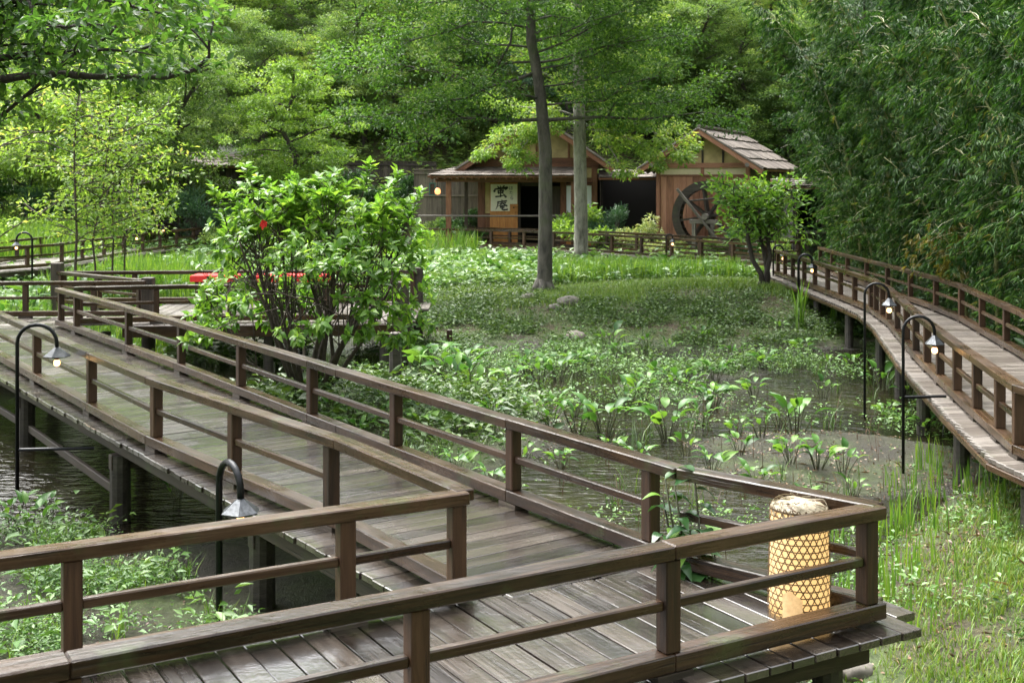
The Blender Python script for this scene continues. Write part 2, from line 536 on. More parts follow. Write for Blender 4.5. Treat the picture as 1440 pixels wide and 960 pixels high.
def clumps(centres, outs, per, rad, flat, L, W, upness=1.0, hang=0.0, ctone=None, tvar=.28, fold=.18, droop=.12, shape=.42):
    """leaf clumps: a flattened cloud of leaves round each centre, leaves pointing outwards"""
    n = len(centres)
    c = np.repeat(centres, per, 0); o = np.repeat(outs, per, 0)
    r = np.repeat(np.broadcast_to(rad, (n,)), per)[:, None]
    d = ball(n * per, flat)
    pos = c + d * r
    ax = unit(d) * .8 + o * .5 + rng.normal(size=d.shape) * .45; ax[:, 2] -= hang
    nr = rng.normal(size=d.shape) * .55; nr[:, 2] += upness
    k = n * per
    ln = L * rng.uniform(.65, 1.25, k)
    if ctone is None: ctone = rng.random(n)
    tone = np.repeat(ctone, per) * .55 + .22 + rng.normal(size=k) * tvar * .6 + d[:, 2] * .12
    return leaf_field(pos, ax, nr, ln, W * ln / L, fold, droop, tone, shape)

def branch_path(p, d, length, n, wob=.12, lift=0.0):
    p = Vector(p); d = Vector(d).normalized()
    pts = [p.copy()]
    for i in range(n):
        d = (d + Vector((RND.gauss(0, wob), RND.gauss(0, wob), RND.gauss(0, wob) + lift))).normalized()
        p = p + d * (length / n)
        pts.append(p.copy())
    return pts

def taper(r0, r1, n):
    return [r0 + (r1 - r0) * i / (n - 1) for i in range(n)]

# ------------------------------------------------------------------ ground and water
def ground():
    xs = np.unique(np.concatenate([np.linspace(-110, -24, 44), np.linspace(-24, -9, 50), np.linspace(-9, 9, 200), np.linspace(9, 24, 50), np.linspace(24, 110, 44)]))
    ys = np.unique(np.concatenate([np.linspace(-30, 3, 16), np.linspace(3, 20, 190), np.linspace(20, 54, 150), np.linspace(54, 160, 60)]))
    X, Y = np.meshgrid(xs, ys)
    Z = gz(X, Y)
    V = np.stack([X, Y, Z], -1).reshape(-1, 3)
    nx, ny = len(xs), len(ys)
    i = (np.arange(ny - 1)[:, None] * nx + np.arange(nx - 1)[None, :]).reshape(-1, 1)
    F = i + np.array([[0, 1, nx + 1, nx]])
    m, t, b = new_mat("garden earth")
    ge = t.nodes.new("ShaderNodeNewGeometry")
    pos = ge.outputs["Position"]
    sx = t.nodes.new("ShaderNodeSeparateXYZ"); t.links.new(pos, sx.inputs[0])
    n1 = noise(t, pos, 1.1, 6, .6); n2 = noise(t, pos, 13, 6, .7); n3 = noise(t, pos, 60, 4, .7)
    mud = ramp(t, [(.38, (.006, .005, .004)), (.53, (.028, .023, .018)), (.66, (.15, .138, .12))], math_n(t, 'ADD', math_n(t, 'MULTIPLY', n2, .5), math_n(t, 'MULTIPLY', n3, .5)))
    soil = ramp(t, [(.36, (.018, .012, .007)), (.52, (.060, .043, .022)), (.68, (.14, .10, .055))], math_n(t, 'ADD', math_n(t, 'MULTIPLY', n2, .6), math_n(t, 'MULTIPLY', n3, .4)))
    grn = ramp(t, [(.3, (.024, .040, .010)), (.7, (.085, .125, .026))], n2)
    gm = ramp(t, [(.36, (0, 0, 0)), (.58, (1, 1, 1))], n1)
    high = mixc(t, gm, soil, grn)
    hz = math_n(t, 'ADD', sx.outputs[2], math_n(t, 'MULTIPLY', math_n(t, 'SUBTRACT', n1, .5), .25))
    fac = ramp(t, [(0, (0, 0, 0)), (1, (1, 1, 1))], math_n(t, 'MULTIPLY_ADD', hz, 8.0, 7.1))
    c = mixc(t, fac, mud, high)
    t.links.new(c, b.inputs["Base Color"])
    wet = ramp(t, [(0, (.22, .22, .22)), (1, (.9, .9, .9))], math_n(t, 'MULTIPLY_ADD', sx.outputs[2], 6.0, 5.2))
    t.links.new(wet, b.inputs["Roughness"])
    bump(t, b, math_n(t, 'ADD', n2, math_n(t, 'MULTIPLY', n3, .6)), .9, .05)
    o = obj("ground", mesh_arrays("ground", V, F, smooth=True), m)
    tag(o, "muddy and grassy garden ground around the pond", None, kind="structure")

    m, t, b = new_mat("pond water")
    ge = t.nodes.new("ShaderNodeNewGeometry"); pos = ge.outputs["Position"]
    n1 = noise(t, mapping(t, pos, (2.2, 5.0, 1)), 1.6, 4, .55, .4); n2 = noise(t, pos, .8, 4, .6)
    t.links.new(ramp(t, [(.35, (.006, .005, .003)), (.6, (.016, .014, .007)), (.78, (.030, .032, .010))], n2), b.inputs["Base Color"])
    b.inputs["Roughness"].default_value = .04
    b.inputs["IOR"].default_value = 1.33
    bump(t, b, n1, .8, .06)
    xs, ys = np.linspace(-40, 30, 20), np.linspace(-20, 50, 20)
    X, Y = np.meshgrid(xs, ys)
    V = np.stack([X, Y, np.full_like(X, WATER_Z)], -1).reshape(-1, 3)
    i = (np.arange(19)[:, None] * 20 + np.arange(19)[None, :]).reshape(-1, 1)
    o = obj("water", mesh_arrays("water", V, i + np.array([[0, 1, 21, 20]])), m)
    tag(o, "dark brown shallow pond water", None, kind="structure")
    # gravel court of the house and the path up the hill, laid on the ground
    def strip(name, pts, w, lift, m, label):
        vs, fs = [], []
        k = 7
        for i, p in enumerate(pts):
            a = Vector(pts[max(i - 1, 0)]); c = Vector(pts[min(i + 1, len(pts) - 1)])
            d = (c - a).normalized(); s = Vector((d.y, -d.x))
            for j in range(k):
                q = Vector(p) + s * w * (j / (k - 1) - .5)
                vs.append((q.x, q.y, gzf(q.x, q.y) + lift))
        for i in range(len(pts) - 1):
            for j in range(k - 1):
                fs.append((i * k + j, i * k + j + 1, (i + 1) * k + j + 1, (i + 1) * k + j))
        o = MB().add(vs, fs).obj(name, m)
        tag(o, label, None, kind="structure")
    strip("path", [(-12.2 - .03 * i, 47.6 + i * .5) for i in range(20)], 1.7, .04, M['gravel'], "pale gravel path climbing between the shrubs")
    strip("gravel_court", [(-4.5 + i * .5, 45.6 - i * .04) for i in range(16)], 1.2, .05, M['gravel'], "strip of pale gravel in front of the tea house")
ground()

# ------------------------------------------------------------------ boardwalks
RAIL_H = .66
def arclen(pts):
    s = [0.0]
    for a, b in zip(pts, pts[1:]):
        s.append(s[-1] + (Vector(b) - Vector(a)).length)
    return s

def along(pts, s):
    L = arclen(pts)
    s = min(max(s, 0), L[-1])
    for i in range(len(pts) - 1):
        if s <= L[i + 1] or i == len(pts) - 2:
            f = (s - L[i]) / max(L[i + 1] - L[i], 1e-6)
            return Vector(pts[i]).lerp(Vector(pts[i + 1]), f), (Vector(pts[i + 1]) - Vector(pts[i])).normalized()

def param_at_px(pts, px):
    """arc length where the view ray of photo column px crosses the polyline"""
    k = (px - 720) / FPX
    L = arclen(pts)
    for i in range(len(pts) - 1):
        a, b = Vector(pts[i]), Vector(pts[i + 1])
        fa, fb = a.x - k * a.y, b.x - k * b.y
        if fa * fb <= 0 and fa != fb:
            return L[i] + (b - a).length * fa / (fa - fb)
    return None

def railing(root, pts, posts=None, spacing=1.4, detail=True, joint=2, zoff=lambda x, y: 0.0, ends=True, h=RAIL_H, first=.1):
    """posts, handrail, mid rail and a kerb rail on blocks, following pts in plan"""
    rl = part_empty("railing", root)
    L = arclen(pts)[-1]
    corners = arclen(pts)[1:-1]
    bare = posts == []
    if posts is None:
        n = max(1, round((L - 2 * first) / spacing))
        posts = [first + (L - 2 * first) * i / n for i in range(n + 1)]
    posts = sorted(p for p in posts if p is not None)
    bev = .007 if detail else 0
    def Q(s, z):
        p, _ = along(pts, s)
        return Vector((p.x, p.y, z + zoff(p.x, p.y)))
    for s in posts:
        _, d = along(pts, s)
        a, b = Q(s, .125), Q(s, h - .072)
        put_timber("post", a, b, .092, .092, M['post'], rl, bev, up=(-d.y, d.x, RND.gauss(0, .004)))
    cuts = [0.0] + corners + [L]
    hand = [0.0]
    for c0, c1 in zip(cuts, cuts[1:]):
        inner = [p for p in posts if c0 + .6 < p < c1 - .6][joint - 1::joint]
        hand += [p for p in inner] + [c1]
    for a, b in zip(hand, hand[1:]):
        j = RND.gauss(0, .002)
        put_timber("handrail", Q(a, h - .036 + j), Q(b, h - .036 - j), .122, .072, M['rail'], rl, bev)
        put_timber("kerb_rail", Q(a, .08), Q(b, .08), .122, .09, M['rail'], rl, bev)
    if bare:
        put_timber("mid_rail", Q(.0, .36), Q(L - .05, .36), .048, .052, M['rail'], rl, bev)
    for a, b in zip(posts, posts[1:]):
        if any(a < c < b for c in corners):
            c = [c for c in corners if a < c < b][0]
            put_timber("mid_rail", Q(a + .045, .36), Q(c, .36), .048, .052, M['rail'], rl, bev)
            put_timber("mid_rail", Q(c, .36), Q(b - .045, .36), .048, .052, M['rail'], rl, bev)
        else:
            put_timber("mid_rail", Q(a + .045, .36 + RND.gauss(0, .003)), Q(b - .045, .36), .048, .052, M['rail'], rl, bev)
    if detail:
        for s in posts:
            if .2 < s < L - .2:
                put_timber("spacer_block", Q(s - .11, .0165), Q(s + .11, .0165), .125, .035, M['beam'], rl, 0)
    return rl

def plank_mesh(k, m):
    me = timber(1.0, .146, .045, .004, var=k)
    if not me.materials: me.materials.append(m)
    return me

def add_plank(root, a, b, m, w=.146, th=.045, zj=.0015):
    """one deck plank from a to b (top face at z of the points); all share one mesh per material"""
    a, b = Vector(a), Vector(b)
    key = ("plank", m.name)
    if key not in _matmesh:
        me = timber(1.0, .146, .045, .004, var=hash(m.name) % 1000); me.materials.append(m); _matmesh[key] = me
    Mx = frame(a, b)
    Mx.translation.z += -th / 2 + RND.gauss(0, zj)
    o = bpy.data.objects.new("plank", _matmesh[key])
    o.matrix_local = Mx @ Matrix.Diagonal(((b - a).length, w / .146, th / .045, 1))
    return link(o, root)

def clip_line(poly, p, d):
    """interval of p + t d inside a convex polygon"""
    lo, hi = -1e9, 1e9
    n = len(poly)
    area = sum(poly[i][0] * poly[(i + 1) % n][1] - poly[(i + 1) % n][0] * poly[i][1] for i in range(n))
    sg = 1 if area > 0 else -1
    for i in range(n):
        a, b = Vector(poly[i]), Vector(poly[(i + 1) % n])
        e = b - a; nn = Vector((-e.y, e.x)) * sg
        den = nn.dot(d); num = nn.dot(p - a)
        if abs(den) < 1e-9:
            if num < 0: return None
            continue
        t = -num / den
        if den > 0: lo = max(lo, t)
        else: hi = min(hi, t)
    return (lo, hi) if hi - lo > .12 else None

def deck(root, poly, u, m, pitch=.152, jitter=.02):
    """planks across the direction u, cut to the polygon"""
    u = Vector(u).normalized(); w = Vector((-u.y, u.x))
    ts = [Vector(p).dot(u) for p in poly]
    t = min(ts) + pitch / 2
    while t < max(ts):
        r = clip_line(poly, u * t, w)
        if r:
            a = u * t + w * (r[0] + RND.uniform(0, jitter)); b = u * t + w * (r[1] - RND.uniform(0, jitter))
            add_plank(root, (a.x, a.y, 0), (b.x, b.y, 0), m, w=pitch - RND.uniform(.006, .012))
        t += pitch

def deck_path(root, pts, half, m, pitch=.15, zoff=lambda x, y: 0.0):
    L = arclen(pts)[-1]
    s = pitch / 2
    while s < L:
        p, d = along(pts, s)
        p0, _ = along(pts, s - .6); p1, _ = along(pts, s + .6)
        d = (p1 - p0).normalized(); n = Vector((d.y, -d.x))
        a = p - n * (half + RND.uniform(-.015, .015)); b = p + n * (half + RND.uniform(-.015, .015))
        add_plank(root, (a.x, a.y, zoff(a.x, a.y)), (b.x, b.y, zoff(b.x, b.y)), m, w=pitch - .009)
        s += pitch

def stringers(root, lines, spans=3.2):
    for a, b in lines:
        put_timber("stringer", (*a, -.13), (*b, -.13), .11, .16, M['beam'], root)

def pile(root, x, y, top=-.22, r=.085, name="pile"):
    b = gzf(x, y) - .25
    MB().tube([(x, y, b), (x, y, top)], [r * 1.05, r], 12).obj(name, M['pile'], root, smooth=False)

def offset_line(pts, d):
    """polyline moved by d to the right of its direction"""
    out = []
    for i, p in enumerate(pts):
        a = Vector(pts[max(i - 1, 0)]); c = Vector(pts[min(i + 1, len(pts) - 1)])
        t = (c - a).normalized()
        out.append((p[0] + t.y * d, p[1] - t.x * d))
    return out

def xy(v): return (v.x, v.y)
H = RAIL_H
# --- near boardwalk, crossing the bottom of the picture
PC = P(1236, 708, H); BEND = P(958, 656, H)
BF = [(-4.2, 3.185), xy(PC)]                                         # front railing
CC = P(655, 688, H); CB = P(0, 778, H)
cdir = (CC - CB).normalized()
CL = [(CC.x - cdir.x * 5.6, CC.y - cdir.y * 5.6), xy(CC)]
ub = (Vector(BF[1]) - Vector(BF[0])).normalized(); wb = Vector((-ub.y, ub.x))
A_L = [xy(P(-120, 399, H)), xy(P(0, 440, H)), xy(P(213, 529, H)), xy(P(480, 616, H)), xy(CC)]
A_R = [xy(P(82, 404, H)), xy(P(250, 450, H)), xy(P(480, 518, H)), xy(P(720, 588, H)), xy(BEND)]
ua = (Vector(A_L[-1]) - Vector(A_L[1])).normalized(); wa = Vector((-ua.y, ua.x))

near = thing("boardwalk", "wet brown boardwalk across the bottom edge, with the glowing lantern in its corner", "boardwalk", group="zigzag boardwalks over the pond")
railing(near, BF, [param_at_px(BF, x) for x in (101 - 560, 95, 586, 940, 1219)], joint=2)
railing(near, CL, [param_at_px(CL, x) for x in (-420, 101, 486)] + [arclen(CL)[-1] - .06], joint=9)
railing(near, [xy(BEND), xy(PC)], [], joint=9)
ob = .19
c_cut = Vector(xy(CC)); b_cut = Vector(xy(BEND))
polyB = [Vector(BF[0]) - wb * ob, Vector(BF[1]) - wb * ob + ub * .09, Vector(xy(PC)) + Vector((.20, .24)), b_cut + Vector((.13, .22)), c_cut - ub * .12 + wb * .05, Vector(CL[0]) + wb * ob]
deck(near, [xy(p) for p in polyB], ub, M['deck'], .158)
for o in (.12, .75, 1.32):
    a = Vector(BF[0]) + wb * o; b = Vector(BF[1]) + wb * o * .6 - ub * o * .45
    put_timber("stringer", (*a, -.14), (*b, -.14), .12, .17, M['beam'], near)
for k in (.6, 2.4, 4.4, 6.2, 6.95):
    for o in (.1, 1.25):
        q = Vector(BF[0]) + ub * k + wb * o - ub * (.5 if o > 1 and k > 6.5 else 0)
        pile(near, q.x, q.y)

# --- middle boardwalk running away to the left
mid = thing("boardwalk", "long wet boardwalk running from the lantern corner away to the left rear", "boardwalk", group="zigzag boardwalks over the pond")
railing(mid, A_L, [param_at_px(A_L, x) for x in (-60, 52, 129, 220, 330, 466)], joint=2)
railing(mid, A_R, [param_at_px(A_R, x) for x in (86, 108, 181, 255, 339, 439, 557, 722, 915)], joint=2)
far_l, far_r = Vector(A_L[0]), Vector(A_R[0])
polyA = [c_cut - wa * -.0 + Vector((-.27, -.06)), b_cut + Vector((.24, .12)), far_r + wa * .27, far_r + wa * .27 - ua * 1.6, far_l - wa * .27]
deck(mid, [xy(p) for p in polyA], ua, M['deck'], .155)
for o in (-.1, .72, 1.5):
    a = Vector(A_L[1]) + wa * o; b = Vector(A_L[-1]) + wa * o
    put_timber("stringer", (*a, -.13), (*b, -.13), .11, .16, M['beam'], mid)
for px in (-60, 40, 172, 372, 520, 640):
    s = param_at_px(A_L, px) or arclen(A_L)[-1] - .1
    q, d = along(A_L, s); nrm = Vector((-d.y, d.x))
    for o in (-.02, 1.45):
        pile(mid, q.x + nrm.x * o, q.y + nrm.y * o, r=.10)
    a = q - nrm * .12; b = q + nrm * 1.6
    put_timber("cross_beam", (*a, -.29), (*b, -.29), .10, .15, M['beam'], mid)
for px0, px1 in ((-60, 40), (40, 172)):
    q0, _ = along(A_L, param_at_px(A_L, px0)); q1, _ = along(A_L, param_at_px(A_L, px1))
    put_timber("brace", (q0.x, q0.y, -.62), (q1.x, q1.y, -.62), .05, .09, M['beam'], mid)

# --- viewing deck at its far end with the red benches
E_N = [xy(P(104, 403, H)), xy(P(265, 400, H)), (-2.3, 21.4)]
E_F = [(-9.0, 24.3), (-5.5, 24.5), (-1.9, 24.6)]
L1 = [(-13.5, 21.7), (-9.2, 21.85), (-6.6, 22.0)]
L4 = [(-9.0, 24.3), (-6.75, 22.35)]
plat = thing("boardwalk", "zigzag viewing deck behind the leafy bush, carrying the red benches", "boardwalk", group="zigzag boardwalks over the pond")
railing(plat, E_N, joint=3)
railing(plat, E_F, joint=3)
railing(plat, L4, joint=3)
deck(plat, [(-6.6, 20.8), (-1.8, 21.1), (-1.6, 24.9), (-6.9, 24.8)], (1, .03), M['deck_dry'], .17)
for x, y in ((-9.05, 24.35), (-6.6, 22.2), (-1.9, 21.3), (-1.9, 24.7)):
    put_timber("corner_post", (x, y, -.9), (x, y, .82 if x < -8 else .70), .20, .20, M['beam'], plat, up=(1, 0, 0))
for x in (-6.3, -4.2, -2.2):
    for y in (21.1, 24.5):
        pile(plat, x, y)
for y in (21.1, 22.8, 24.5):
    put_timber("stringer", (-6.6, y, -.13), (-1.7, y, -.13), .11, .16, M['beam'], plat)
put_timber("edge_beam", (-6.6, 20.72, -.10), (-1.8, 20.98, -.10), .05, .2, M['rail'], plat)

side = thing("boardwalk", "boardwalk leaving the frame at the left, level with the viewing deck", "boardwalk", group="zigzag boardwalks over the pond")
railing(side, L1, [param_at_px(L1, x) for x in (36,)] + [.1, 2.2, 6.0], joint=9)
deck(side, [(-13.6, 19.5), (-9.3, 20.6), (-7.0, 20.9), (-6.75, 22.2), (-13.6, 21.95)], (1, .03), M['deck_dry'], .16)
for x, y in ((-12.5, 20.2), (-12.5, 21.6), (-9.6, 21.6), (-7.2, 21.7)):
    pile(side, x, y)

# --- right boardwalk under the bamboo
R1 = [(7.4, 33.9), xy(P(1090, 351, H)), xy(P(1147, 367, H)), xy(P(1190, 379.5, H)), xy(P(1227, 391, H)), xy(P(1252, 405, H)), xy(P(1293, 442, H)), xy(P(1360, 491, H)), xy(P(1433, 540, H)), (4.75, 8.9)]
R2 = [(8.35, 33.2), xy(P(1180, 355, H)), xy(P(1237, 368.5, H)), xy(P(1310, 387, H)), xy(P(1353, 400, H)), xy(P(1440, 438, H)), (6.15, 12.8), (6.35, 9.4)]
right = thing("boardwalk", "curving grey boardwalk on the right beneath the bamboo", "boardwalk", group="zigzag boardwalks over the pond")
pr = [param_at_px(R1[1:], x) for x in (1094, 1104, 1115, 1131, 1146, 1164, 1182, 1202, 1225, 1232, 1241, 1250, 1262, 1275, 1288, 1304, 1322, 1346, 1374, 1406, 1432)]
railing(right, R1[1:], pr, joint=3)
railing(right, R2, spacing=1.75, joint=2)
LR1, LR2 = arclen(R1)[-1], arclen(R2)[-1]
NPL = 172
for i in range(NPL):
    f = (i + .5) / NPL
    a, da = along(R1, f * LR1); b, _ = along(R2, f * LR2)
    d = (b - a).normalized()
    a2, b2 = a - d * (.26 + RND.uniform(0, .02)), b + d * .26
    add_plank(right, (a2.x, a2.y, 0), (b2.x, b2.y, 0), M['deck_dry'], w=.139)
for pts, o in ((R1, .0), (R2, .0)):
    for a, b in zip(pts, pts[1:]):
        put_timber("stringer", (*a, -.13), (*b, -.13), .11, .16, M['beam'], right)
o1 = offset_line(R1, -.27 if False else .27)
for a, b in zip(o1, o1[1:]):
    put_timber("edge_beam", (*a, -.075), (*b, -.075), .035, .06, M['rail'], right)
for f in (.05, .16, .27, .38, .49, .60, .71, .82, .93):
    a, _ = along(R1, f * LR1); b, _ = along(R2, f * LR2)
    for q in (a, b):
        pile(right, q.x, q.y)

# --- boardwalk in front of the house
HB = [xy(P(590, 320.7, H)), xy(P(670, 322, H)), xy(P(740, 324, H)), xy(P(820, 327.3, H)), xy(P(935, 333.7, H)), xy(P(1050, 341.3, H)), (7.2, 34.4)]
HB2 = offset_line(HB, -1.5)
hbw = thing("boardwalk", "distant boardwalk crossing in front of the tea house and water mill", "boardwalk", group="zigzag boardwalks over the pond")
railing(hbw, HB, spacing=1.5, detail=False, joint=3)
railing(hbw, HB2[:-1] + [(8.6, 36.4)], spacing=1.5, detail=False, joint=3)
deck_path(hbw, offset_line(HB, -.75) + [(8.1, 34.4)], 1.0, M['deck_dry'], .16)
o1 = offset_line(HB, .24)
for a, b in zip(o1, o1[1:]):
    put_timber("edge_beam", (*a, -.09), (*b, -.09), .05, .12, M['beam'], hbw, 0)
for f in np.linspace(.03, .97, 8):
    a, _ = along(HB, f * arclen(HB)[-1]); pile(hbw, a.x, a.y)
    b, _ = along(HB2, f * arclen(HB2)[-1]); pile(hbw, b.x, b.y)

# --- far left boardwalk
FL = [(-14.9, 29.5), xy(P(0, 347, H)), xy(P(73, 343, H)), xy(P(117, 337.5, H)), (-12.6, 40.0), (-12.2, 44.0), (-11.7, 47.4)]
FL2 = offset_line(FL, -2.2)
flb = thing("boardwalk", "distant boardwalk at far left winding back towards the gravel path", "boardwalk", group="zigzag boardwalks over the pond")
railing(flb, FL, spacing=1.5, detail=False, joint=3)
railing(flb, FL2, spacing=1.5, detail=False, joint=3)
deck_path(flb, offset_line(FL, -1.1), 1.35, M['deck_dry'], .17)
for f in np.linspace(.05, .95, 7):
    a, _ = along(FL, f * arclen(FL)[-1]); pile(flb, a.x, a.y)
    b, _ = along(FL2, f * arclen(FL2)[-1]); pile(flb, b.x, b.y)
for a, b in zip(offset_line(FL, .2), offset_line(FL, .2)[1:]):
    put_timber("edge_beam", (*a, -.09), (*b, -.09), .05, .12, M['beam'], flb, 0)

# handrail of the steps beyond
st = thing("handrail", "wooden handrail of the steps beside the gravel path, far left", "handrail")
pp = [PY(205, 324, 47.6), PY(216, 322, 47.8), PY(232, 304, 49.5), PY(272, 304, 49.8)]
for a, b in zip(pp, pp[1:]):
    put_timber("rail", a, b, .10, .12, M['rail'], st, 0)
    put_timber("lower_rail", a - Vector((0, 0, .34)), b - Vector((0, 0, .34)), .06, .07, M['rail'], st, 0)
for i in range(3):
    for f in (0, .5):
        q = pp[i].lerp(pp[i + 1], f)
        put_timber("post", (q.x, q.y, gzf(q.x, q.y) - .2), (q.x, q.y, q.z - .061), .1, .1, M['post'], st, 0, up=(1, 0, 0))

# bare piles standing in the pond by the bush
for px, py, top, lab in ((556, 545, 468, "dark round pile standing in mud right of the leafy bush"), (632, 490, 464, "slim brown stake standing in the marsh weeds")):
    q = G(px, py)
    t = thing("pile", lab, "pile", (q.x, q.y, q.z))
    zt = CAMZ - (top - HORIZON) * q.y / FPX
    MB().tube([(0, 0, -.3), (0, 0, zt - q.z)], [.10 if px < 600 else .055] * 2, 10).obj("shaft", M['pile'] if px < 600 else M['post'], t)
    MB().tube([(0, 0, zt - q.z), (0, 0, zt - q.z + .012)], [.092 if px < 600 else .05, .07 if px < 600 else .035], 10).obj("end_grain", M['grey_wood'], t)

# ------------------------------------------------------------------ garden lamps
def lamp(base, ztop, reach, az, label, bar=None, r=.018, shade=.115):
    t = thing("garden_lamp", label, "garden lamp", base, 0, "black gooseneck lamps along the boardwalks")
    h = ztop - base[2]; c = min(reach / 2, .2)
    dx, dy = math.cos(az), math.sin(az)
    pts = [(0, 0, -.3), (0, 0, h - c)]
    for i in range(1, 6):
        a = i / 10 * PI
        pts.append((dx * c * (1 - math.cos(a)), dy * c * (1 - math.cos(a)), h - c + c * math.sin(a)))
    pts.append((dx * (reach - c), dy * (reach - c), h))
    for i in range(1, 6):
        a = i / 10 * PI
        pts.append((dx * (reach - c + c * math.sin(a)), dy * (reach - c + c * math.sin(a)), h - c + c * math.cos(a)))
    zs = h - c - .05
    pts.append((dx * reach, dy * reach, zs))
    MB().tube(pts, r, 10).obj("pole", M['iron'], t, smooth=True)
    # four sided hammered hood with a thin rim
    s = shade; x, y = dx * reach, dy * reach
    b = MB(); rot = az + .5
    def ring(rr, z): return [(x + math.cos(rot + k * PI / 3) * rr, y + math.sin(rot + k * PI / 3) * rr, z) for k in range(6)]
    R0, R1, R2, R3 = ring(.022, zs + .01), ring(s * .55, zs - .036), ring(s, zs - .085), ring(s * .97, zs - .095)
    vs = R0 + R1 + R2 + R3; fs = []
    for k in range(6):
        for j in range(3):
            fs.append((j * 6 + k, j * 6 + (k + 1) % 6, (j + 1) * 6 + (k + 1) % 6, (j + 1) * 6 + k))
    fs.append(tuple(range(6))); fs.append(tuple(range(18, 24)))
    b.add(vs, fs).obj("lamp_shade", M['shade_metal'], t)
    MB().tube([(x, y, zs - .09), (x, y, zs - .125)], [.026, .026], 10).obj("socket", M['brass'], t)
    prof = [(.018, 0), (.032, -.02), (.036, -.04), (.03, -.062), (.012, -.074)]
    MB().tube([(x, y, zs - .122 + z) for _, z in prof], [q for q, _ in prof], 10).obj("bulb", M['bulb'], t, smooth=True)
    if bar:
        MB().tube([(0, 0, bar[2]), (bar[0], bar[1], bar[2])], .018, 8).obj("wall_bar", M['iron'], t)
    return t

lamp((-2.16, 9.02, gzf(-2.16, 9.02)), .42, .36, math.radians(-52), "black gooseneck lamp between the two near railings, closest of all the lamps", r=.026, shade=.145)
lamp((-5.36, 13.25, gzf(-5.36, 13.25)), .90, .43, 0, "black gooseneck lamp left of the middle boardwalk, at the left frame edge", r=.021, shade=.145, bar=(.8, .1, .55))
lamp((4.43, 13.85, gzf(4.43, 13.85)), .93, .34, math.radians(-10), "black gooseneck lamp with side bar, nearest along the right boardwalk", bar=(.5, .05, .86))
lamp((4.96, 17.2, gzf(4.96, 17.2)), 1.02, .33, math.radians(-12), "black gooseneck lamp second nearest along the right boardwalk")
lamp((6.42, 27.4, gzf(6.42, 27.4)), .80, .30, math.radians(-5), "black gooseneck lamp by the far half of the right boardwalk", r=.03)
lamp((-12.75, 32.5, gzf(-12.75, 32.5)), 1.07, .42, PI, "black gooseneck lamp bending left before the far left boardwalk", r=.028)
lamp((-12.9, 47.0, gzf(-12.9, 47)), .92, .5, PI, "small black lamp where the far left boardwalk meets the gravel path", r=.03)
lamp((-13.3, 42.2, gzf(-13.3, 42.2)), .83, .35, 0, "small lamp half hidden behind the slender yellow green trees", r=.028)
lamp((4.8, 38.1, gzf(4.8, 38.1)), .78, .2, 0, "thin lamp on the pond side of the distant house boardwalk", r=.022)
lamp((6.75, 31.6, gzf(6.75, 31.6)), .78, .26, 0, "little lit lamp behind the small tree where the boardwalks join", r=.022)
lamp((7.75, 36.0, gzf(7.75, 36)), .66, .2, PI, "little lit lamp behind the junction of the two far boardwalks", r=.022)

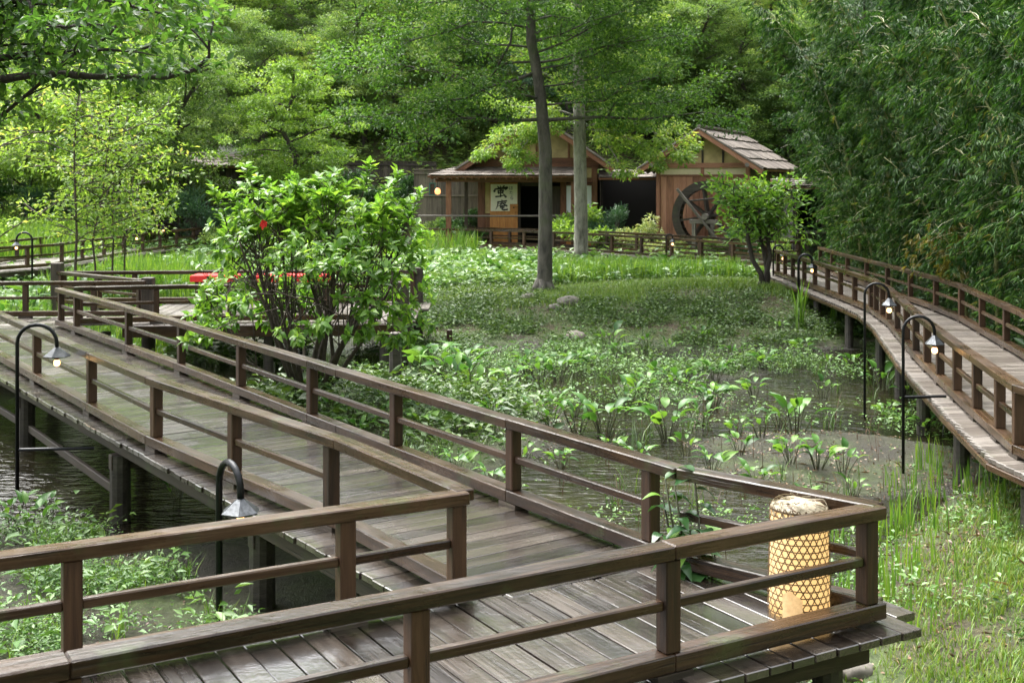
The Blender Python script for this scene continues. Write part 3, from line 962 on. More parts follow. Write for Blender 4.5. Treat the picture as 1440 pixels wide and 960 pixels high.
# ------------------------------------------------------------------ woven bamboo floor lantern
def andon():
    q = P(1124, 858, 0)
    t = thing("floor_lantern", "glowing bamboo lantern with hexagonal weave standing on the boardwalk corner", "lantern", (q.x, q.y, .002))
    Rr, Hh = .172, .58
    n = 40
    def rad(z): return Rr * (1.0 + .03 * math.cos(z / Hh * PI))
    zs = [0, .1, .2, .3, .4, .5, Hh]
    MB().tube([(0, 0, z) for z in zs], [rad(z) - .006 for z in zs], n).obj("paper_shade", M['andon_paper'], t, smooth=True)
    b = MB()
    def ribbon(path, w, off):
        vs, fs = [], []
        for (th, z, tx, tz) in path:
            nx, nz = -tz, tx
            r0 = rad(min(z, Hh)) + off
            for sgn in (-1, 1):
                th2 = th + sgn * nx * w / 2 / r0
                vs.append((math.cos(th2) * r0, math.sin(th2) * r0, z + sgn * nz * w / 2))
        for i in range(len(path) - 1):
            fs.append((2 * i, 2 * i + 1, 2 * i + 3, 2 * i + 2))
        b.add(vs, fs)
    NC = 26; e2 = 2 * PI * Rr / NC; h = e2 * math.sqrt(3) / 2
    for sgn in (-1, 1):
        for k in range(NC):
            path = []; jt = RND.gauss(0, .012)
            for i in range(15):
                z = i / 14 * (Hh + .03)
                path.append((k * 2 * PI / NC + jt + .012 * math.sin(z * 23 + k * 1.7) + sgn * z / math.sqrt(3) / Rr, z, sgn * .5, .866))
            ribbon(path, .0062, .003 + .0015 * sgn)
    z = h / 2
    while z < Hh + .02:
        jz = RND.gauss(0, .0012)
        ribbon([(i / 48 * 2 * PI, z + jz + .0018 * math.sin(i * .4 + z * 90), 1, 0) for i in range(48)] + [(2 * PI, z + jz + .0018 * math.sin(z * 90), 1, 0)], .0062, .003)
        z += h
    b.obj("bamboo_weave", M['weave'], t)
    # folded over strips on top
    MB().tube([(0, 0, Hh + .004), (0, 0, Hh + .02), (0, 0, Hh + .05)], [Rr - .004, Rr * .94, Rr * .6], 28).obj("paper_top", M['weave_pale'], t, smooth=True)
    for i in range(54):
        a0 = i * 2.399; tw = RND.uniform(.7, 1.5) * (1 if i % 2 else -1); dep = RND.uniform(.35, .75); hh = RND.uniform(.03, .06)
        bb = MB(); vs = []
        for j in range(8):
            f = j / 7; th = a0 + tw * f
            rr = Rr * (1.0 - dep * f ** 1.8); zz = Hh - .03 + (hh + .03) * math.sin(min(1, f * 1.25) * PI / 2) + i * .0002
            vs += [(math.cos(th) * rr, math.sin(th) * rr, zz), (math.cos(th + .05) * (rr - .002), math.sin(th + .05) * (rr - .002), zz + .005)]
        bb.add(vs, [(2 * j, 2 * j + 1, 2 * j + 3, 2 * j + 2) for j in range(7)]).obj("folded_strip", M['weave_pale'] if i % 6 else M['weave'], t)
    vs, fs = [], []
    for i in range(9):
        for j in range(7):
            th = -PI / 2 - .75 + i / 8 * .62; z = .005 + j / 6 * .16 * (1.0 - abs(i - 3) * .06)
            r0 = rad(z) + .009 + .003 * math.sin(i * 2.1 + j * 1.7)
            vs.append((math.cos(th) * r0, math.sin(th) * r0, z))
    for i in range(8):
        for j in range(6):
            fs.append((i * 7 + j, (i + 1) * 7 + j, (i + 1) * 7 + j + 1, i * 7 + j + 1))
    MB().add(vs, fs).obj("paper_patch", M['patch'], t, smooth=True)
andon()

# ------------------------------------------------------------------ red benches
for x0, x1, lab in ((272, 336, "red felt covered bench, left one seen through the bush"), (358, 468, "long red felt covered bench, right one seen through the bush")):
    Y = 23.5
    a, b = PY(x0, 386, Y), PY(x1, 383, Y)
    t = thing("bench", lab, "bench", ((a.x + b.x) / 2, Y, 0), 0, "red benches on the viewing deck")
    w = b.x - a.x
    obj("seat_cloth", timber(w, .55, .09, .02), M['red'], t, (0, 0, .61))
    MB().box((0, -.29, .59), (w * .98, .02, .11)).obj("cloth_valance", M['red'], t)
    for sx in (-1, 1):
        for sy in (-1, 1):
            obj("leg", timber(.56, .06, .06, 0), M['post'], t, (sx * (w / 2 - .12), sy * .2, .28), (0, PI / 2, 0))

# ------------------------------------------------------------------ tea house
def local(root):
    return lambda v: Vector(v) - root.location

def wall_box(name, x0, x1, y0, y1, Y, dep, m, root):
    """box whose front face spans the photo's px rectangle at distance Y"""
    a, b = PY(x0, y1, Y), PY(x1, y0, Y)
    c = Vector(((a.x + b.x) / 2, Y + dep / 2, (a.z + b.z) / 2)) - root.location
    w, hh = b.x - a.x, b.z - a.z
    if w >= hh:
        me = timber(w, dep, hh, .006); rot = (0, 0, 0)
    else:
        me = timber(hh, dep, w, .006); rot = (0, PI / 2, 0)
    key = (me.name, m.name)
    if key not in _matmesh:
        mm = me if not me.materials else me.copy()
        mm.materials.clear(); mm.materials.append(m); _matmesh[key] = mm
    return obj(name, _matmesh[key], None, root, c, rot)

def shingle_roof(root, a0, a1, b0, b1, courses, per, th=.05, name="shingle"):
    """slope from eave line a0-a1 up to ridge line b0-b1, laid in overlapping courses of boards"""
    a0, a1, b0, b1 = map(Vector, (a0, a1, b0, b1))
    nrm = (a1 - a0).cross(b0 - a0).normalized()
    if nrm.z < 0: nrm = -nrm
    base = MB()
    base.add([a0 - nrm * .03, a1 - nrm * .03, b1 - nrm * .03, b0 - nrm * .03, a0 - nrm * .09, a1 - nrm * .09, b1 - nrm * .09, b0 - nrm * .09],
             [(0, 1, 2, 3), (7, 6, 5, 4), (0, 4, 5, 1), (1, 5, 6, 2), (2, 6, 7, 3), (3, 7, 4, 0)])
    sh = base.obj("roof", M['house_wood'], root)
    for c in range(courses):
        f0, f1 = c / courses - .012, min((c + 1.25) / courses, 1.0)
        for i in range(per):
            g0, g1 = i / per, (i + 1) / per - .02 / per
            j = RND.uniform(-.05, .05) / courses
            def at(f, g): return a0.lerp(a1, g).lerp(b0.lerp(b1, g), f)
            lo, hi = nrm * (th + RND.uniform(0, .012)), nrm * .008
            p = [at(f0 + j, g0), at(f0 + j, g1), at(f1, g1), at(f1, g0)]
            vs = [p[0] + lo, p[1] + lo, p[2] + hi, p[3] + hi, p[0] + lo - nrm * .035, p[1] + lo - nrm * .035, p[2] - nrm * .028, p[3] - nrm * .028]
            MB().add(vs, [(0, 1, 2, 3), (7, 6, 5, 4), (0, 4, 5, 1), (1, 5, 6, 2), (2, 6, 7, 3), (3, 7, 4, 0)]).obj(name, M['shingle'], sh)

def text_mesh(txt, size, weight=.0):
    cu = bpy.data.curves.new("lettering", 'FONT')
    cu.body = txt; cu.size = size; cu.offset = weight; cu.extrude = .002
    cu.align_x = 'CENTER'; cu.align_y = 'CENTER'
    o = bpy.data.objects.new("lettering_source", cu)
    COL.objects.link(o)
    bpy.context.view_layer.update()
    me = bpy.data.meshes.new_from_object(o.evaluated_get(bpy.context.evaluated_depsgraph_get()))
    bpy.data.objects.remove(o)
    return me

def house():
    Y = 47.0
    h = thing("tea_house", "small brown gabled tea house with calligraphy panel beside its dark doorway", "house", (1.0, 49.5, -.2))
    L = local(h)
    W = lambda *a: wall_box(*a, h)
    W("corner_post", 672, 682, 246, 352, Y - .02, .2, M['house_wood'])
    W("wall_panel", 682, 689, 256, 300, Y + .03, .10, M['plaster'])
    W("wall_board", 682, 689, 300, 352, Y + .03, .10, M['house_wood'])
    W("door_post", 728.5, 732, 252, 352, Y + .0, .14, M['house_dark'])
    d = W("sliding_door", 689, 728, 257, 352, Y - .06, .05, M['amber_wood'])
    W("lattice_panel", 776, 789, 262, 352, Y + .05, .06, M['house_dark'])
    W("wall_post", 788, 796, 250, 352, Y - .03, .18, M['house_wood'])
    wn = W("window", 796.5, 832, 261, 299, Y + .02, .05, M['paper'])
    for x in (808, 820):
        W("window_bar", x, x + .8, 261, 299, Y + .0, .03, M['house_wood'])
    W("window_frame", 796, 833, 258, 261, Y - .02, .12, M['house_wood'])
    W("window_sill", 796, 833, 299, 302, Y - .06, .16, M['house_wood'])
    W("wall_board", 796, 832, 302, 352, Y + .0, .10, M['amber_wood'])
    W("corner_post", 832, 840, 233, 352, Y - .03, .2, M['house_wood'])
    W("lintel", 672, 832, 250, 256.8, Y + .01, .16, M['house_wood'])
    W("wall_panel", 733, 776, 256.8, 262, Y + .06, .06, M['house_dark'])
    W("wall_panel", 682, 832, 236, 250, Y + .05, .1, M['plaster'])
    W("gable_beam", 660, 842, 222, 236, Y - .03, .16, M['house_wood'])
    W("threshold", 729, 776, 344, 352, Y - .10, .5, M['house_wood'])
    a, b, c = PY(662, 222, Y), PY(848, 222, Y), PY(755, 165, Y)
    pan = [L((a.x, Y + .04, a.z)), L((b.x, Y + .04, b.z)), L((c.x, Y + .04, c.z))]
    back = [p + Vector((0, .1, 0)) for p in pan]
    MB().add(pan + back, [(0, 1, 2), (5, 4, 3), (0, 3, 4, 1), (1, 4, 5, 2), (2, 5, 3, 0)]).obj("gable_wall", M['plaster'], h)
    for x in (712, 755, 800):
        W("gable_strut", x - 1.6, x + 1.6, 198 if x != 755 else 172, 222, Y - .02, .05, M['house_wood'])
    # side walls, back wall, floor of the room
    MB().box(L((-1.22, 50.0, 1.3)), (.12, 5.9, 3.2)).obj("side_wall", M['plaster'], h)
    MB().box(L((3.22, 50.0, 1.3)), (.12, 5.9, 3.2)).obj("side_wall", M['house_wood'], h)
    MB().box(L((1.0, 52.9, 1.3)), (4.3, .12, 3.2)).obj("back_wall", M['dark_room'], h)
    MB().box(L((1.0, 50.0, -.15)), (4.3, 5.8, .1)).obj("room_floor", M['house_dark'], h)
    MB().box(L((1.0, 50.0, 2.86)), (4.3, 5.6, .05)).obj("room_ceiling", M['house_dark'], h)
    MB().box(L((1.2, 48.9, 1.2)), (3.6, .06, 2.9)).obj("interior_shade", M['dark_room'], h)  # near-black sheet standing in for shade behind the doorway
    # main roof
    Yf, Yb = 46.1, 53.7
    e0, pk, e1 = PY(641, 237, Yf), PY(755.5, 160, Yf), PY(862, 233, Yf)
    def atY(p, y): return L((p.x, y, p.z))
    shingle_roof(h, atY(e0, Yf), atY(e0, Yb), atY(pk, Yf), atY(pk, Yb), 6, 14)
    shingle_roof(h, atY(e1, Yf), atY(e1, Yb), atY(pk, Yf), atY(pk, Yb), 6, 14)
    for e in (e0, e1):
        a, b = atY(e, Yf - .03) + Vector((0, 0, -.17)), atY(pk, Yf - .03) + Vector((0, 0, -.17))
        put_timber("barge_board", a, b, .05, .20, M['house_wood'], h)
        a2, b2 = a + Vector((0, -.035, .13)), b + Vector((0, -.035, .13))
        put_timber("rake_strip", a2, b2, .04, .06, M['grey_wood'], h)
    put_timber("ridge_cap", atY(pk, Yf - .02) + Vector((0, 0, .05)), atY(pk, Yb) + Vector((0, 0, .05)), .26, .08, M['grey_wood'], h)
    for x, y in ((673, 226), (755, 180), (838, 222)):
        p = PY(x, y, Yf)
        MB().tube([L((p.x, Yf - .02, p.z)), L((p.x, Y + .1, p.z))], .085, 10).obj("purlin", M['house_wood'], h)
    # lean-to roof over the veranda
    v = [PY(601, 246.5, 45.3), PY(813, 246.5, 45.3), PY(813, 235, 46.93), PY(641, 235, 46.93)]
    v = [L(p) for p in v]
    shingle_roof(h, v[0], v[1], v[3], v[2], 5, 24, .03)
    for i in range(22):
        f = (i + .5) / 22
        a, b = v[0].lerp(v[1], f), v[3].lerp(v[2], f)
        put_timber("rafter", a + Vector((0, .06, -.12)), b + Vector((0, -.02, -.12)), .05, .06, M['house_wood'], h, 0)
    W("eave_beam", 612, 808, 251, 256, 45.62, .11, M['house_wood'])
    W("veranda_post", 627, 634.5, 254, 345, 45.6, .18, M['house_wood'])
    W("veranda_post", 653, 658, 254, 345, 46.5, .12, M['house_dark'])
    W("veranda_post", 803, 808, 256, 345, 45.66, .12, M['house_wood'])
    put_timber("side_beam", L(PY(627, 253.5, 45.66)), L(PY(676, 253.5, 46.98)), .10, .12, M['house_wood'], h)
    for y, nm in ((303.5, "bamboo_rail"),):
        a, b = PY(588, y, 45.35), PY(806, y, 45.35)
        MB().tube([L(a), L(a.lerp(b, .5) - Vector((0, 0, .01))), L(b)], .033, 8).obj(nm, M['grey_wood'], h)
    W("veranda_floor", 640, 808, 346, 349, 46.0, .9, M['house_dark'])
    # calligraphy panel
    s = W("sign_panel", 690, 727.4, 259, 297, Y - .085, .022, M['sign_cloth'])
    W("latch_plate", 717, 728.2, 287, 297.4, Y - .115, .02, M['amber_wood'])
    W("latch", 721.5, 723.5, 291, 293, Y - .13, .012, M['ink'])
    k = Y / FPX
    STROKES = {
        "upper": [[(.28, .97, .05), (.36, .86, .10)], [(.47, .99, .05), (.50, .88, .10)], [(.74, 1.0, .09), (.60, .86, .04)],
                  [(.12, .76, .06), (.05, .58, .13)], [(.10, .74, .09), (.5, .80, .13), (.95, .86, .15), (.82, .68, .05)],
                  [(.32, .62, .08), (.35, .42, .10)], [(.32, .60, .07), (.68, .65, .10), (.63, .44, .09)], [(.36, .44, .06), (.64, .48, .07)],
                  [(.50, .74, .08), (.49, .15, .08)], [(.16, .16, .10), (.5, .20, .08), (.78, .28, .05)], [(.70, .36, .05), (.86, .15, .13)]],
        "lower": [[(.50, 1.0, .06), (.56, .88, .12)], [(.15, .80, .08), (.9, .90, .11)], [(.2, .82, .10), (.16, .45, .08), (.0, .06, .04)],
                  [(.30, .64, .06), (.84, .72, .09)], [(.55, .86, .07), (.48, .6, .08), (.24, .38, .04)], [(.55, .68, .05), (.92, .42, .14)],
                  [(.38, .42, .07), (.4, .22, .07)], [(.38, .40, .06), (.72, .44, .08), (.68, .22, .07)], [(.40, .32, .05), (.7, .33, .05)], [(.40, .22, .05), (.68, .23, .06)],
                  [(.54, .50, .06), (.53, .10, .10), (.66, .02, .11), (.98, .05, .10), (.96, .18, .03)]]}
    for nm, x0, x1, y0, y1 in (("upper", 694.2, 714.0, 261.5, 279.5), ("lower", 697.2, 713.8, 281.3, 295.5)):
        mb = MB(); lay = 0
        for st_ in STROKES[nm]:
            lay += 1
            pts = [(L(PY(x0 + (x1 - x0) * a, y1 - (y1 - y0) * b, Y - .087)), w * (x1 - x0) * k * .62) for a, b, w in st_]
            for q, (p, w) in enumerate(pts):
                # round brush dab at each turn, a tapering bar between
                mb.add([p + Vector((math.cos(t_) * w, -.0004 * lay - .002, math.sin(t_) * w)) for t_ in [i_ * PI / 4 for i_ in range(8)]], [tuple(range(8))])
                if q:
                    p0, w0 = pts[q - 1]; d = (p - p0).normalized(); n_ = Vector((-d.z, 0, d.x)); o_ = Vector((0, -.0004 * lay - .0022, 0))
                    mb.add([p0 - n_ * w0 + o_, p - n_ * w + o_, p + n_ * w + o_, p0 + n_ * w0 + o_], [(0, 1, 2, 3)])
        mb.obj("lettering", M['ink'], h)
    for ch, px, py, size in (("ほ", 718.5, 265, 6.5), ("た", 719, 271.5, 6.5), ("る", 719.5, 278.5, 6.5)):
        me = text_mesh(ch, size * k, 0)
        me.name = "lettering"
        obj("lettering", me, M['ink'], h, L(PY(px, py, Y - .089)), (PI / 2, 0, 0))
house()

def wall_lantern():
    p = PY(615.5, 269, 45.5)
    t = thing("wall_lantern", "round orange lantern glowing under the left eave of the tea house", "lantern", p)
    prof = [(.03, .12), (.07, .10), (.105, .04), (.11, -.02), (.09, -.09), (.04, -.12)]
    MB().tube([(0, 0, z) for _, z in prof], [r for r, _ in prof], 14).obj("globe", M['wall_lamp'], t, smooth=True)
    MB().tube([(0, 0, .11), (0, 0, .55)], .012, 6).obj("cord", M['iron'], t)
    p = PY(608, 266, 45.9)
    t = thing("window_frame_panel", "small teal framed panel hanging beside the round orange lantern", "panel", p)
    for dx, dz, w, hh in ((-.10, 0, .03, .46), (.10, 0, .03, .46), (0, .22, .2, .03), (0, -.22, .2, .03)):
        MB().box((dx, 0, dz), (w, .05, hh)).obj("frame_bar", M['teal'], t)
    MB().box((0, .012, 0), (.17, .015, .41)).obj("panel_back", M['house_dark'], t)
    MB().tube([(0, 0, .23), (0, 0, .5)], .01, 6).obj("hanger", M['iron'], t)
wall_lantern()

# ------------------------------------------------------------------ water mill
MILL_A = math.radians(23)
def mill():
    h = thing("mill_house", "gabled mill house with reddish board front and pale shingle roof, behind the water wheel", "mill", (6.9, 44.3, -.2), -MILL_A)
    def B(name, x0, x1, y0, y1, z0, z1, m):
        w, d, hh = x1 - x0, y1 - y0, z1 - z0
        c = ((x0 + x1) / 2, (y0 + y1) / 2, (z0 + z1) / 2)
        if w >= hh: return obj(name, MBox(w, d, hh, m), None, h, c)
        return obj(name, MBox(hh, d, w, m), None, h, c, (0, PI / 2, 0))
    n = 13; hw = 1.65
    for i in range(n):
        x0 = -hw + .07 + i * (2 * hw - .14) / n
        B("wall_board", x0 + .004, x0 + (2 * hw - .14) / n - .004, RND.uniform(0, .012), .06, 0, 2.80, M['mill_wood'])
    B("backing_wall", -hw, hw, .065, .14, 0, 3.1, M['house_dark'])
    for s in (-1, 1):
        B("corner_post", s * hw - .07, s * hw + .07, -.05, .12, 0, 3.1, M['mill_wood'])
    B("rail_beam", -hw, hw, -.025, .06, 2.80, 2.86, M['mill_wood'])
    B("plaster_band", -hw + .07, hw - .07, .0, .06, 2.86, 3.10, M['plaster_pale'])
    B("band_post", -.06, .06, -.03, .05, 2.862, 3.098, M['mill_wood'])
    B("tie_beam", -hw - .35, hw + .35, -.06, .10, 3.10, 3.28, M['mill_wood'])
    pk, ev, HW = 4.53, 3.05, 2.28
    sl = (pk - ev) / HW
    zt = lambda x: pk - .13 - abs(x) * sl
    xe = (pk - .13 - 3.28) / sl
    MB().add([(-xe, .02, 3.28), (xe, .02, 3.28), (0, .02, zt(0)), (-xe, .12, 3.28), (xe, .12, 3.28), (0, .12, zt(0))], [(0, 1, 2), (5, 4, 3), (0, 3, 4, 1), (1, 4, 5, 2), (2, 5, 3, 0)]).obj("gable_wall", M['plaster'], h)
    for x in (-.75, 0, .75):
        B("gable_strut", x - .035, x + .035, -.02, .03, 3.282, zt(x) - .03, M['house_dark'])
    Lr = 7.0
    for s in (-1, 1):
        MB().box((s * hw, 4.7, 1.5), (.12, 9.1, 3.1)).obj("side_wall", M['house_dark'], h)
        shingle_roof(h, (s * HW, -.55, ev), (s * HW, Lr, ev), (0, -.55, pk), (0, Lr, pk), 4, 16, .07, "roof_board")
        put_timber("barge_board", (s * HW, -.57, ev - .11), (0, -.57, pk - .11), .05, .18, M['mill_wood'], h)
        put_timber("rake_strip", (s * (HW + .03), -.60, ev + .0), (0, -.60, pk + .0), .04, .06, M['grey_wood'], h)
        MB().tube([(s * 1.75, -.6, 3.2), (s * 1.75, .1, 3.2)], .08, 10).obj("purlin", M['grey_wood'], h)
        for i in range(12):
            y = -.3 + i * .8
            put_timber("rafter", (s * HW * .98, y, ev - .13), (s * hw, y, ev - .13 + (HW - hw) * sl), .06, .08, M['house_dark'], h, 0)
    MB().tube([(0, -.6, pk - .28), (0, .1, pk - .28)], .08, 10).obj("purlin", M['grey_wood'], h)
    MB().box((0, Lr - .4, 1.8), (2 * hw, .12, 3.6)).obj("back_wall", M['house_dark'], h)
    put_timber("ridge_cap", (0, -.5, pk + .07), (0, Lr, pk + .07), .24, .07, M['grey_wood'], h)
def MBox(l, w, hh, m):
    me = timber(l, w, hh, .006); key = (me.name, m.name)
    if key not in _matmesh:
        mm = me if not me.materials else me.copy()
        mm.materials.clear(); mm.materials.append(m); _matmesh[key] = mm
    return _matmesh[key]
mill()

def water_wheel():
    ca, sa = math.cos(MILL_A), math.sin(MILL_A)
    def mw(x, y): return (6.9 + x * ca + y * sa, 44.3 - x * sa + y * ca)
    cx, cy = mw(.42, -.85)
    t = thing("water_wheel", "large dark wooden water wheel in front of the mill's board wall", "water wheel", (cx, cy, 1.18), -MILL_A)
    R0, R1 = .98, 1.26
    for y in (-.2, .2):
        vs, fs = [], []
        n = 48
        for i in range(n):
            a = 2 * PI * i / n
            for r, yy in ((R0, y - .025), (R1, y - .025), (R1, y + .025), (R0, y + .025)):
                vs.append((math.cos(a) * r, yy, math.sin(a) * r))
        for i in range(n):
            for k in range(4):
                fs.append((i * 4 + k, i * 4 + (k + 1) % 4, ((i + 1) % n) * 4 + (k + 1) % 4, ((i + 1) % n) * 4 + k))
        MB().add(vs, fs).obj("rim", M['wheel_wood'], t)
        for i in range(4):
            a = PI * i / 4 + .15
            put_timber("spoke", (math.cos(a) * R0 * 1.02, y * .8, math.sin(a) * R0 * 1.02), (-math.cos(a) * R0 * 1.02, y * .8 + .002 * i, -math.sin(a) * R0 * 1.02), .07, .09, M['wheel_wood'], t, 0, up=(0, 1, 0))
    for i in range(28):
        a = 2 * PI * i / 28
        put_timber("paddle", (math.cos(a) * .97, 0, math.sin(a) * .97), (math.cos(a + .12) * 1.25, 0, math.sin(a + .12) * 1.25), .35, .03, M['wheel_wood'], t, 0, up=(-math.sin(a), 0, math.cos(a)))
    MB().tube([(0, -.55, 0), (0, .8, 0)], .11, 14).obj("axle", M['grey_wood'], t)
    MB().tube([(0, -.3, 0), (0, .3, 0)], .17, 14).obj("hub", M['wheel_wood'], t)
    cx, cy = mw(.34, -1.25)
    s = thing("wheel_stand", "grey timber trestle carrying the near end of the wheel axle", "trestle", (cx, cy, gzf(cx, cy)), -MILL_A)
    g = gzf(cx, cy)
    for x in (-.33, .33):
        put_timber("leg", (x, 0, -.2), (x, 0, .93 - g), .15, .13, M['grey_wood'], s, up=(1, 0, 0))
    put_timber("cross_beam", (-.48, 0, 1.0 - g), (.5, 0, 1.0 - g), .16, .14, M['grey_wood'], s)
    f = thing("flume_pole", "long weathered pole slanting down across the water wheel", "pole", (cx, cy, 0), -MILL_A)
    put_timber("pole_shaft", (-.92, -.1, 2.15), (1.25, -.1, gzf(cx, cy) - .1), .09, .10, M['grey_wood'], f, up=(0, 1, 0))
    put_timber("upper_brace", (-.55, -.02, 1.72), (.85, -.02, 1.86), .06, .07, M['wheel_wood'], f, up=(0, 1, 0))
water_wheel()

# ------------------------------------------------------------------ link shed, booth, garden hut, fences
def shed():
    Y = 46.6
    h = thing("link_shed", "dark open shed with a small shingle roof, between tea house and mill", "shed", (4.7, 47.5, -.2))
    L = local(h)
    v = [L(PY(842, 249.5, Y - .4)), L(PY(938, 249.5, Y - .4)), L(PY(938, 239, Y + .9)), L(PY(842, 239, Y + .9))]
    shingle_roof(h, v[0], v[1], v[3], v[2], 3, 10, .03)
    for x in (846, 930):
        wall_box("post", x - 2, x + 2, 251, 350, Y, .12, M['house_dark'], h)
    wall_box("eave_beam", 842, 936, 249.5, 254, Y - .1, .1, M['house_dark'], h)
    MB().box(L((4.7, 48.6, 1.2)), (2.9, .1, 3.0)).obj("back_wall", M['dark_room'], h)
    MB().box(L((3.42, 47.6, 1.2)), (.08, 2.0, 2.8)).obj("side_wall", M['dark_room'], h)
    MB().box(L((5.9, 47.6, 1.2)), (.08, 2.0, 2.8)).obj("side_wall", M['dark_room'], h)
shed()

def booth():
    Y = 38.2
    h = thing("booth", "dark open booth with plank front at the far end of the right boardwalk", "booth", (9.35, 38.8, 0))
    L = local(h)
    for i in range(4):
        x0 = 1121 + i * 9.6
        wall_box("wall_board", x0 + .3, x0 + 9.2, 329, 372, Y + RND.uniform(0, .02), .04, M['fence'], h)
    wall_box("counter", 1118, 1162, 325.5, 328.8, Y - .12, .5, M['grey_wood'], h)
    for x in (1120.5, 1158):
        wall_box("corner_post", x - 2, x + 2, 263, 372, Y + .05, .10, M['house_dark'], h)
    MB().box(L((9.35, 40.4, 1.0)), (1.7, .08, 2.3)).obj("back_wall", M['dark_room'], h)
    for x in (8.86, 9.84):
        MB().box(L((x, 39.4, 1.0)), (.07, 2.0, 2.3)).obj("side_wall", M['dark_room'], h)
    shingle_roof(h, L((8.6, 37.8, 2.28)), L((10.2, 37.8, 2.28)), L((8.6, 40.7, 2.5)), L((10.2, 40.7, 2.5)), 4, 10, .03)
booth()

def hut():
    h = thing("garden_hut", "dark timber garden hut under overhanging leaves, left of the plank fence", "hut", (-12.3, 52.2, gzf(-12.3, 52.2)))
    L = local(h)
    g = gzf(-12.3, 51)
    for i in range(12):
        x = -13.6 + i * .225
        put_timber("wall_board", L((x, 51.0 + RND.uniform(0, .03), g - .3)), L((x, 51.0, 3.0)), .215, .04, M['fence'], h, 0, up=(0, 1, 0))
    for x in (-13.75, -10.95):
        MB().box(L((x, 52.4, 2.0)), (.1, 2.9, 1.9)).obj("side_wall", M['house_dark'], h)
    MB().box(L((-12.35, 53.8, 2.2)), (2.8, .1, 1.8)).obj("back_wall", M['house_dark'], h)
    shingle_roof(h, L((-14.1, 50.4, 3.05)), L((-10.6, 50.4, 3.05)), L((-14.1, 54.2, 3.6)), L((-10.6, 54.2, 3.6)), 4, 12, .04)
hut()

def plank_fence(lab, x0, y0, x1, y1, top0, top1, w, mat):
    t = thing("plank_fence", lab, "fence", ((x0 + x1) / 2, (y0 + y1) / 2, 0))
    L = local(t)
    n = int(math.hypot(x1 - x0, y1 - y0) / w)
    for i in range(n):
        f = (i + .5) / n
        x, y = x0 + (x1 - x0) * f, y0 + (y1 - y0) * f
        z = top0 + (top1 - top0) * f + RND.uniform(-.015, .015)
        put_timber("plank", L((x, y + RND.uniform(-.012, .012), gzf(x, y) - .15)), L((x, y, z)), w * .96, .025, mat, t, 0, up=((x1 - x0) * 0, 1, 0))
    for dz in (.12, 1.0):
        put_timber("rail", L((x0, y0 - .045, top0 - dz)), L((x1, y1 - .045, top1 - dz)), .05, .08, mat, t, 0)
    put_timber("cap_board", L((x0, y0, top0 + .02)), L((x1, y1, top1 + .02)), .12, .04, mat, t, 0)
plank_fence("long dark plank fence on the slope behind the leafy bush", -11.2, 54.2, -3.4, 55.0, 3.34, 3.25, .18, M['fence'])
plank_fence("grey bamboo slat fence left of the tea house behind the orange lantern", -3.9, 48.6, -1.32, 48.2, 2.86, 2.86, .10, M['slat'])

t = thing("notice_board", "small white blank notice board near the garden hut", "notice board", PY(236, 246, 49.0))
MB().box((0, 0, 0), (.32, .03, .24)).obj("board", M['white_board'], t)
zz = gzf(t.location.x, 49) - t.location.z
MB().box((0, .035, zz / 2), (.05, .04, -zz + .1)).obj("post", M['post'], t)

# ------------------------------------------------------------------ trees
ORD = ["", "first", "second", "third", "fourth", "fifth", "sixth", "seventh", "eighth", "ninth", "tenth", "eleventh", "twelfth", "thirteenth", "fourteenth",
       "fifteenth", "sixteenth", "seventeenth", "eighteenth", "nineteenth", "twentieth"]
TENS = ["", "", "twenty", "thirty", "forty", "fifty"]
def ordw(n):
    if n <= 20: return ORD[n]
    return TENS[n // 10] + ("-" + ORD[n % 10] if n % 10 else "th") if n % 10 else TENS[n // 10][:-1] + "ieth"

def crown_obj(name, fields, m, parent, kind=None):
    V, F, T = merge(fields)
    o = obj(name, mesh_arrays(name, V, F, T), m, parent)
    if kind: o["kind"] = kind
    return o

def forest_tree(name, height, crad, low, leafm, barkm, ncl, per, L, W, flat=.4, hang=0.0, crat=.62, loc=(0, 0, -60)):
    t = thing(name, "tree", "tree", loc, 0, "trees on the wooded hillside")
    b = MB()
    tp = [(0, 0, -.6)] + [(RND.gauss(0, .12) * i, RND.gauss(0, .12) * i, height * .92 * i / 6) for i in range(1, 7)]
    b.tube(tp, taper(.26, .05, 7), 7)
    C, O = [], []
    nl = 16
    for i in range(nl):
        f = low + (.97 - low) * (i + RND.random() * .6) / nl
        a = i * 2.4 + RND.uniform(-.4, .4)
        prof = math.sin(max(.05, min(1, (1.03 - f) / (1.03 - low))) ** .75 * PI * .62) / .93
        ln = crad * (.5 + .5 * prof) * RND.uniform(.75, 1.1) * min(1, prof + .25)
        k = min(5, int(f * 6)); p0 = Vector(tp[k]).lerp(Vector(tp[k + 1]), f * 6 - k if f * 6 - k < 1 else 1)
        p0.z = height * .92 * f
        pts = branch_path(p0, (math.cos(a), math.sin(a), .45), ln, 5, .13, .02)
        b.tube(pts, taper(.07, .015, 6), 5)
        m = max(3, int(ncl / nl * (.45 + .75 * prof)))
        for j in range(m):
            g = .25 + .8 * RND.random() ** .7
            q = pts[min(4, int(g * 5))].lerp(pts[min(5, int(g * 5) + 1)], (g * 5) % 1)
            off = Vector((RND.gauss(0, 1), RND.gauss(0, 1), RND.gauss(0, .55))) * ln * .26
            C.append(q + off); O.append((q - Vector((0, 0, p0.z - .5))) * .25 + off)
    C, O = np.array(C), unit(np.array(O))
    b.obj("trunk", barkm, t)
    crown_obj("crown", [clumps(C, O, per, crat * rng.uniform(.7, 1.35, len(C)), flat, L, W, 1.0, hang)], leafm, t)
    note_kids(t)
    return t

